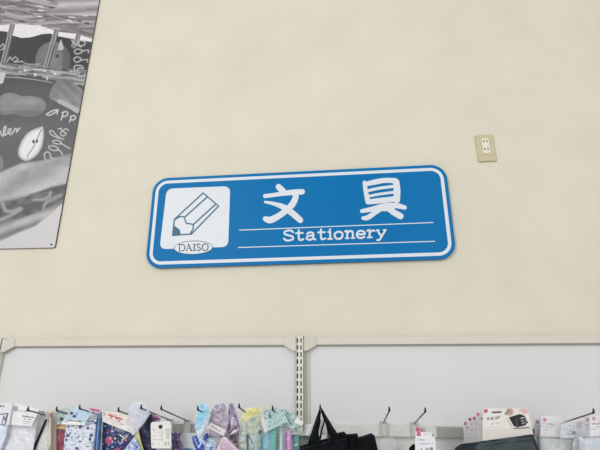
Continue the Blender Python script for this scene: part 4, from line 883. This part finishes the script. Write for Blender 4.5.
sheet('header_card', [(483.6, 408.2), (482.8, 420), (482.4, 442)], [(526.6, 408.4), (530.4, 420), (533.6, 436)], -0.228, -0.224, 'paper', r, th=0.0008,
      paint=paint((226, 221, 216), ('poly', [(483.8, 409.6), (487.6, 409), (488, 412.4), (484.2, 413)], PINK), ('text', (484.6, 411), (487.4, 410.8), 0.4, (240, 190, 208)), ('line', [(492.6, 412.4), (500.8, 412)], 0.75, (60, 56, 58)), ('text', (488.4, 418.6), (499, 417.2), 1.4, (96, 92, 92)),
                  ('text', (492, 423.8), (499, 423.2), 0.45, (120, 112, 110)), ('line', [(484, 428), (503, 426.6)], 0.3, (206, 198, 194)), ('poly', [(482, 430), (534, 427), (536, 438), (482, 444)], (216, 210, 202)),
                  ('ell', 509.6, 412, 4.6, 4.4, (186, 152, 134)), ('ell', 508.4, 411, 1.6, 1.6, (150, 120, 104)), ('ell', 506, 413.6, 2, 1.6, (130, 140, 124)), ('poly', [(508.6, 417.4), (513, 416), (519.5, 414), (524.5, 415.6), (528, 422.6), (525, 425.6), (517, 427.4), (513.6, 426)], (34, 34, 37)),
                  ('line', [(516.5, 418), (517, 426)], 0.35, (96, 92, 88)), ('text', (520.4, 418.4), (524.4, 417.6), 0.6, (196, 192, 190)), ('text', (521.4, 421), (525.6, 420.4), 0.6, (180, 176, 174)), ('text', (522.4, 423.4), (526, 422.8), 0.5, (190, 186, 184)),
                  ('line', [(519, 411), (521, 409.4), (526, 409.6), (527, 412.6), (523, 413.6)], 0.4, (214, 130, 150)), ('text', (521.4, 411.4), (525.4, 411.4), 0.5, (214, 120, 146)), ('line', [(514, 428.4), (529, 427.6)], 0.5, (60, 56, 54)), ('line', [(507, 419), (512, 427)], 0.8, (196, 188, 180)), n=4))
sheet('pouch_body', [(481, 441.4), (475.6, 446), (472, 456), (470, BOT)], [(532.6, 434.4), (536, 441), (540, 452), (543, BOT)], -0.228, -0.224, 'cloth', r, puff=0.010, crinkle=0.0012, seed=66,
      paint=paint((66, 75, 79), ('line', [(480, 442), (500, 438.8), (532, 435)], 0.9, (28, 32, 34)), ('line', [(478, 446), (500, 443), (530, 440)], 0.5, (44, 50, 53)), ('ell', 512, 446.6, 1.6, 1.4, (18, 20, 22)), ('patch', 8, 87, 0.55, 3, (72, 81, 86)), ('line', [(532, 436), (538, 452)], 1.0, (46, 52, 56)), n=5))
sheet('side_tab', [(531.2, 428.6), (531.4, 436.6)], [(534.4, 428.8), (534.8, 436.8)], -0.2215, -0.2215, 'cloth', r, th=0.002, paint=paint((78, 86, 88), n=6))
# 34 light packs
for k, (l, rr, Y, lg, lc, lab) in enumerate((
    ([(534, 416.6), (533.6, 437)], [(552, 416), (554, 438)], -0.150, (536, 420.6), (150, 72, 104), 'pale grey-green pouch with dull pink mark, right behind the foremost slate pouch'),
    ([(541.4, 415.6), (540.4, 438)], [(559, 416), (561, 438)], -0.175, (543.2, 418.2), PINK, 'pale grey-green pouch with bright pink mark, left of the last peg'))):
    t = pack('pale_pouch', 'pouch', lab, (555, BOT), Y, 'pale grey-green pouches')
    sheet('header_card', l, rr, Y-0.001, Y-0.001, 'paper', t, th=0.0008,
          paint=paint((228, 224, 227), ('poly', [(lg[0], lg[1]), (lg[0]+2.9, lg[1]-0.2), (lg[0]+3, lg[1]+3), (lg[0], lg[1]+3.2)], lc), ('text', (lg[0], lg[1]+5.6), (lg[0]+14, lg[1]+6.6), 0.9, (160, 154, 156)), ('text', (lg[0], lg[1]+8.6), (lg[0]+9, lg[1]+9), 0.5, (176, 170, 174)), ('text', (lg[0]+1, lg[1]+11), (lg[0]+7, lg[1]+11.4), 0.5, (186, 182, 186)), n=4))
    sheet('pouch_body', [(538+k*4, 436), (534+k*6, 442), (536+k*6, BOT)], [(573+k*3, 438.4), (577+k*4, 444), (580+k*4, BOT)], Y-0.003, Y-0.003, 'gloss', t, puff=0.007, crinkle=0.0008, seed=70+k,
          paint=paint((186, 191, 187), ('line', [(530, 437.4), (556, 437.8), (580, 440)], 1.1, (112, 118, 117)), ('line', [(534, 440), (580, 442)], 0.4, (168, 172, 170)), ('ell', 558, 450, 16, 7, (204, 206, 200)), n=4))
    sheet('clear_bag', [(l[0][0]-0.6, l[0][1]-0.6), (533+k*6, 442), (535+k*6, BOT)], [(rr[0][0]+1.5, rr[0][1]-0.4), (576+k*4, 440), (581+k*4, BOT)], Y-0.0125, Y-0.0125, 'film', t, th=0.0005, crinkle=0.0012, seed=72+k)
# 35 far right packs
r = pack('clear_pack', 'pack', 'clear pack with a dark square and pink print directly under the last peg', (570, BOT), -0.195)
sheet('header_card', [(560.6, 424), (561, 438)], [(584, 420.5), (585, 438)], -0.195, -0.195, 'paper', r, th=0.0008,
      paint=paint((226, 226, 230), ('poly', [(571.4, 431.2), (575.2, 431), (575.4, 434.8), (571.6, 435)], (84, 88, 100)), ('dots', 0.6, 92, 0.7, (150, 152, 160)), ('line', [(576, 424), (579, 422.6), (582, 422.8)], 0.3, (212, 120, 152)), ('text', (577, 425), (581, 424.8), 0.5, (210, 96, 136)), ('text', (577, 427), (581, 426.8), 0.5, (214, 130, 156)), n=6))
sheet('clear_bag', [(558, 422), (560, 440), (562, BOT)], [(585, 419), (587, 440), (590, BOT)], -0.2015, -0.2015, 'film', r, th=0.0005, crinkle=0.0015, seed=76)
for k, (x, y, Y, lab) in enumerate(((585.8, 417.6, -0.212, 'pale blue pouch whose header mark is second from the right edge'), (592, 416.4, -0.232, 'pale blue pouch cut by the right edge, its pink mark the rightmost'))):
    t = pack('pale_blue_pouch', 'pouch', lab, (598, BOT), Y, 'pale blue pouches at the right end')
    sheet('header_card', [(x-2, y), (x-2.4, 438)], [(x+26, y-2), (x+28, 437)], Y, Y, 'paper', t, th=0.0008,
          paint=paint((228, 226, 230), ('poly', [(x, y+0.6), (x+3.2, y+0.4), (x+3.4, y+3.8), (x+0.2, y+4)], PINK), ('text', (x+0.6, y+2.2), (x+3, y+2.1), 0.4, (242, 206, 220)), ('text', (x+1, y+7.4), (x+3.4, y+7.4), 1.1, (130, 132, 138)), ('text', (x+4, y+7.4), (x+16, y+7.2), 0.7, (130, 140, 134)),
                      ('text', (x+1, y+10.4), (x+9, y+10.4), 0.45, (160, 168, 166)), ('text', (x-1, y+12.6), (x+6, y+12.6), 0.5, (150, 158, 156)), n=4))
    sheet('pouch_body', [(575+k*5, 437), (573+k*6, 444), (574+k*6, BOT)], [(x+28, 435), (x+32, 446), (x+33, BOT)], Y-0.002, Y-0.002, 'gloss', t, puff=0.008, crinkle=0.001, seed=78+k,
          paint=paint((190, 196, 204), ('line', [(572, 438), (600, 437), (620, 436)], 0.9, (132, 140, 144)), ('ell', 580, 447, 3, 8, (180, 186, 192)), ('patch', 5, 94, 0.6, 3, (210, 214, 219)), n=4))
    sheet('clear_bag', [(x-3, y-0.8), (x-6, 436), (x-8, BOT)], [(x+27, y-2.5), (x+33, 440), (x+34, BOT)], Y-0.0125, Y-0.0125, 'film', t, th=0.0005, crinkle=0.0012, seed=84+k)
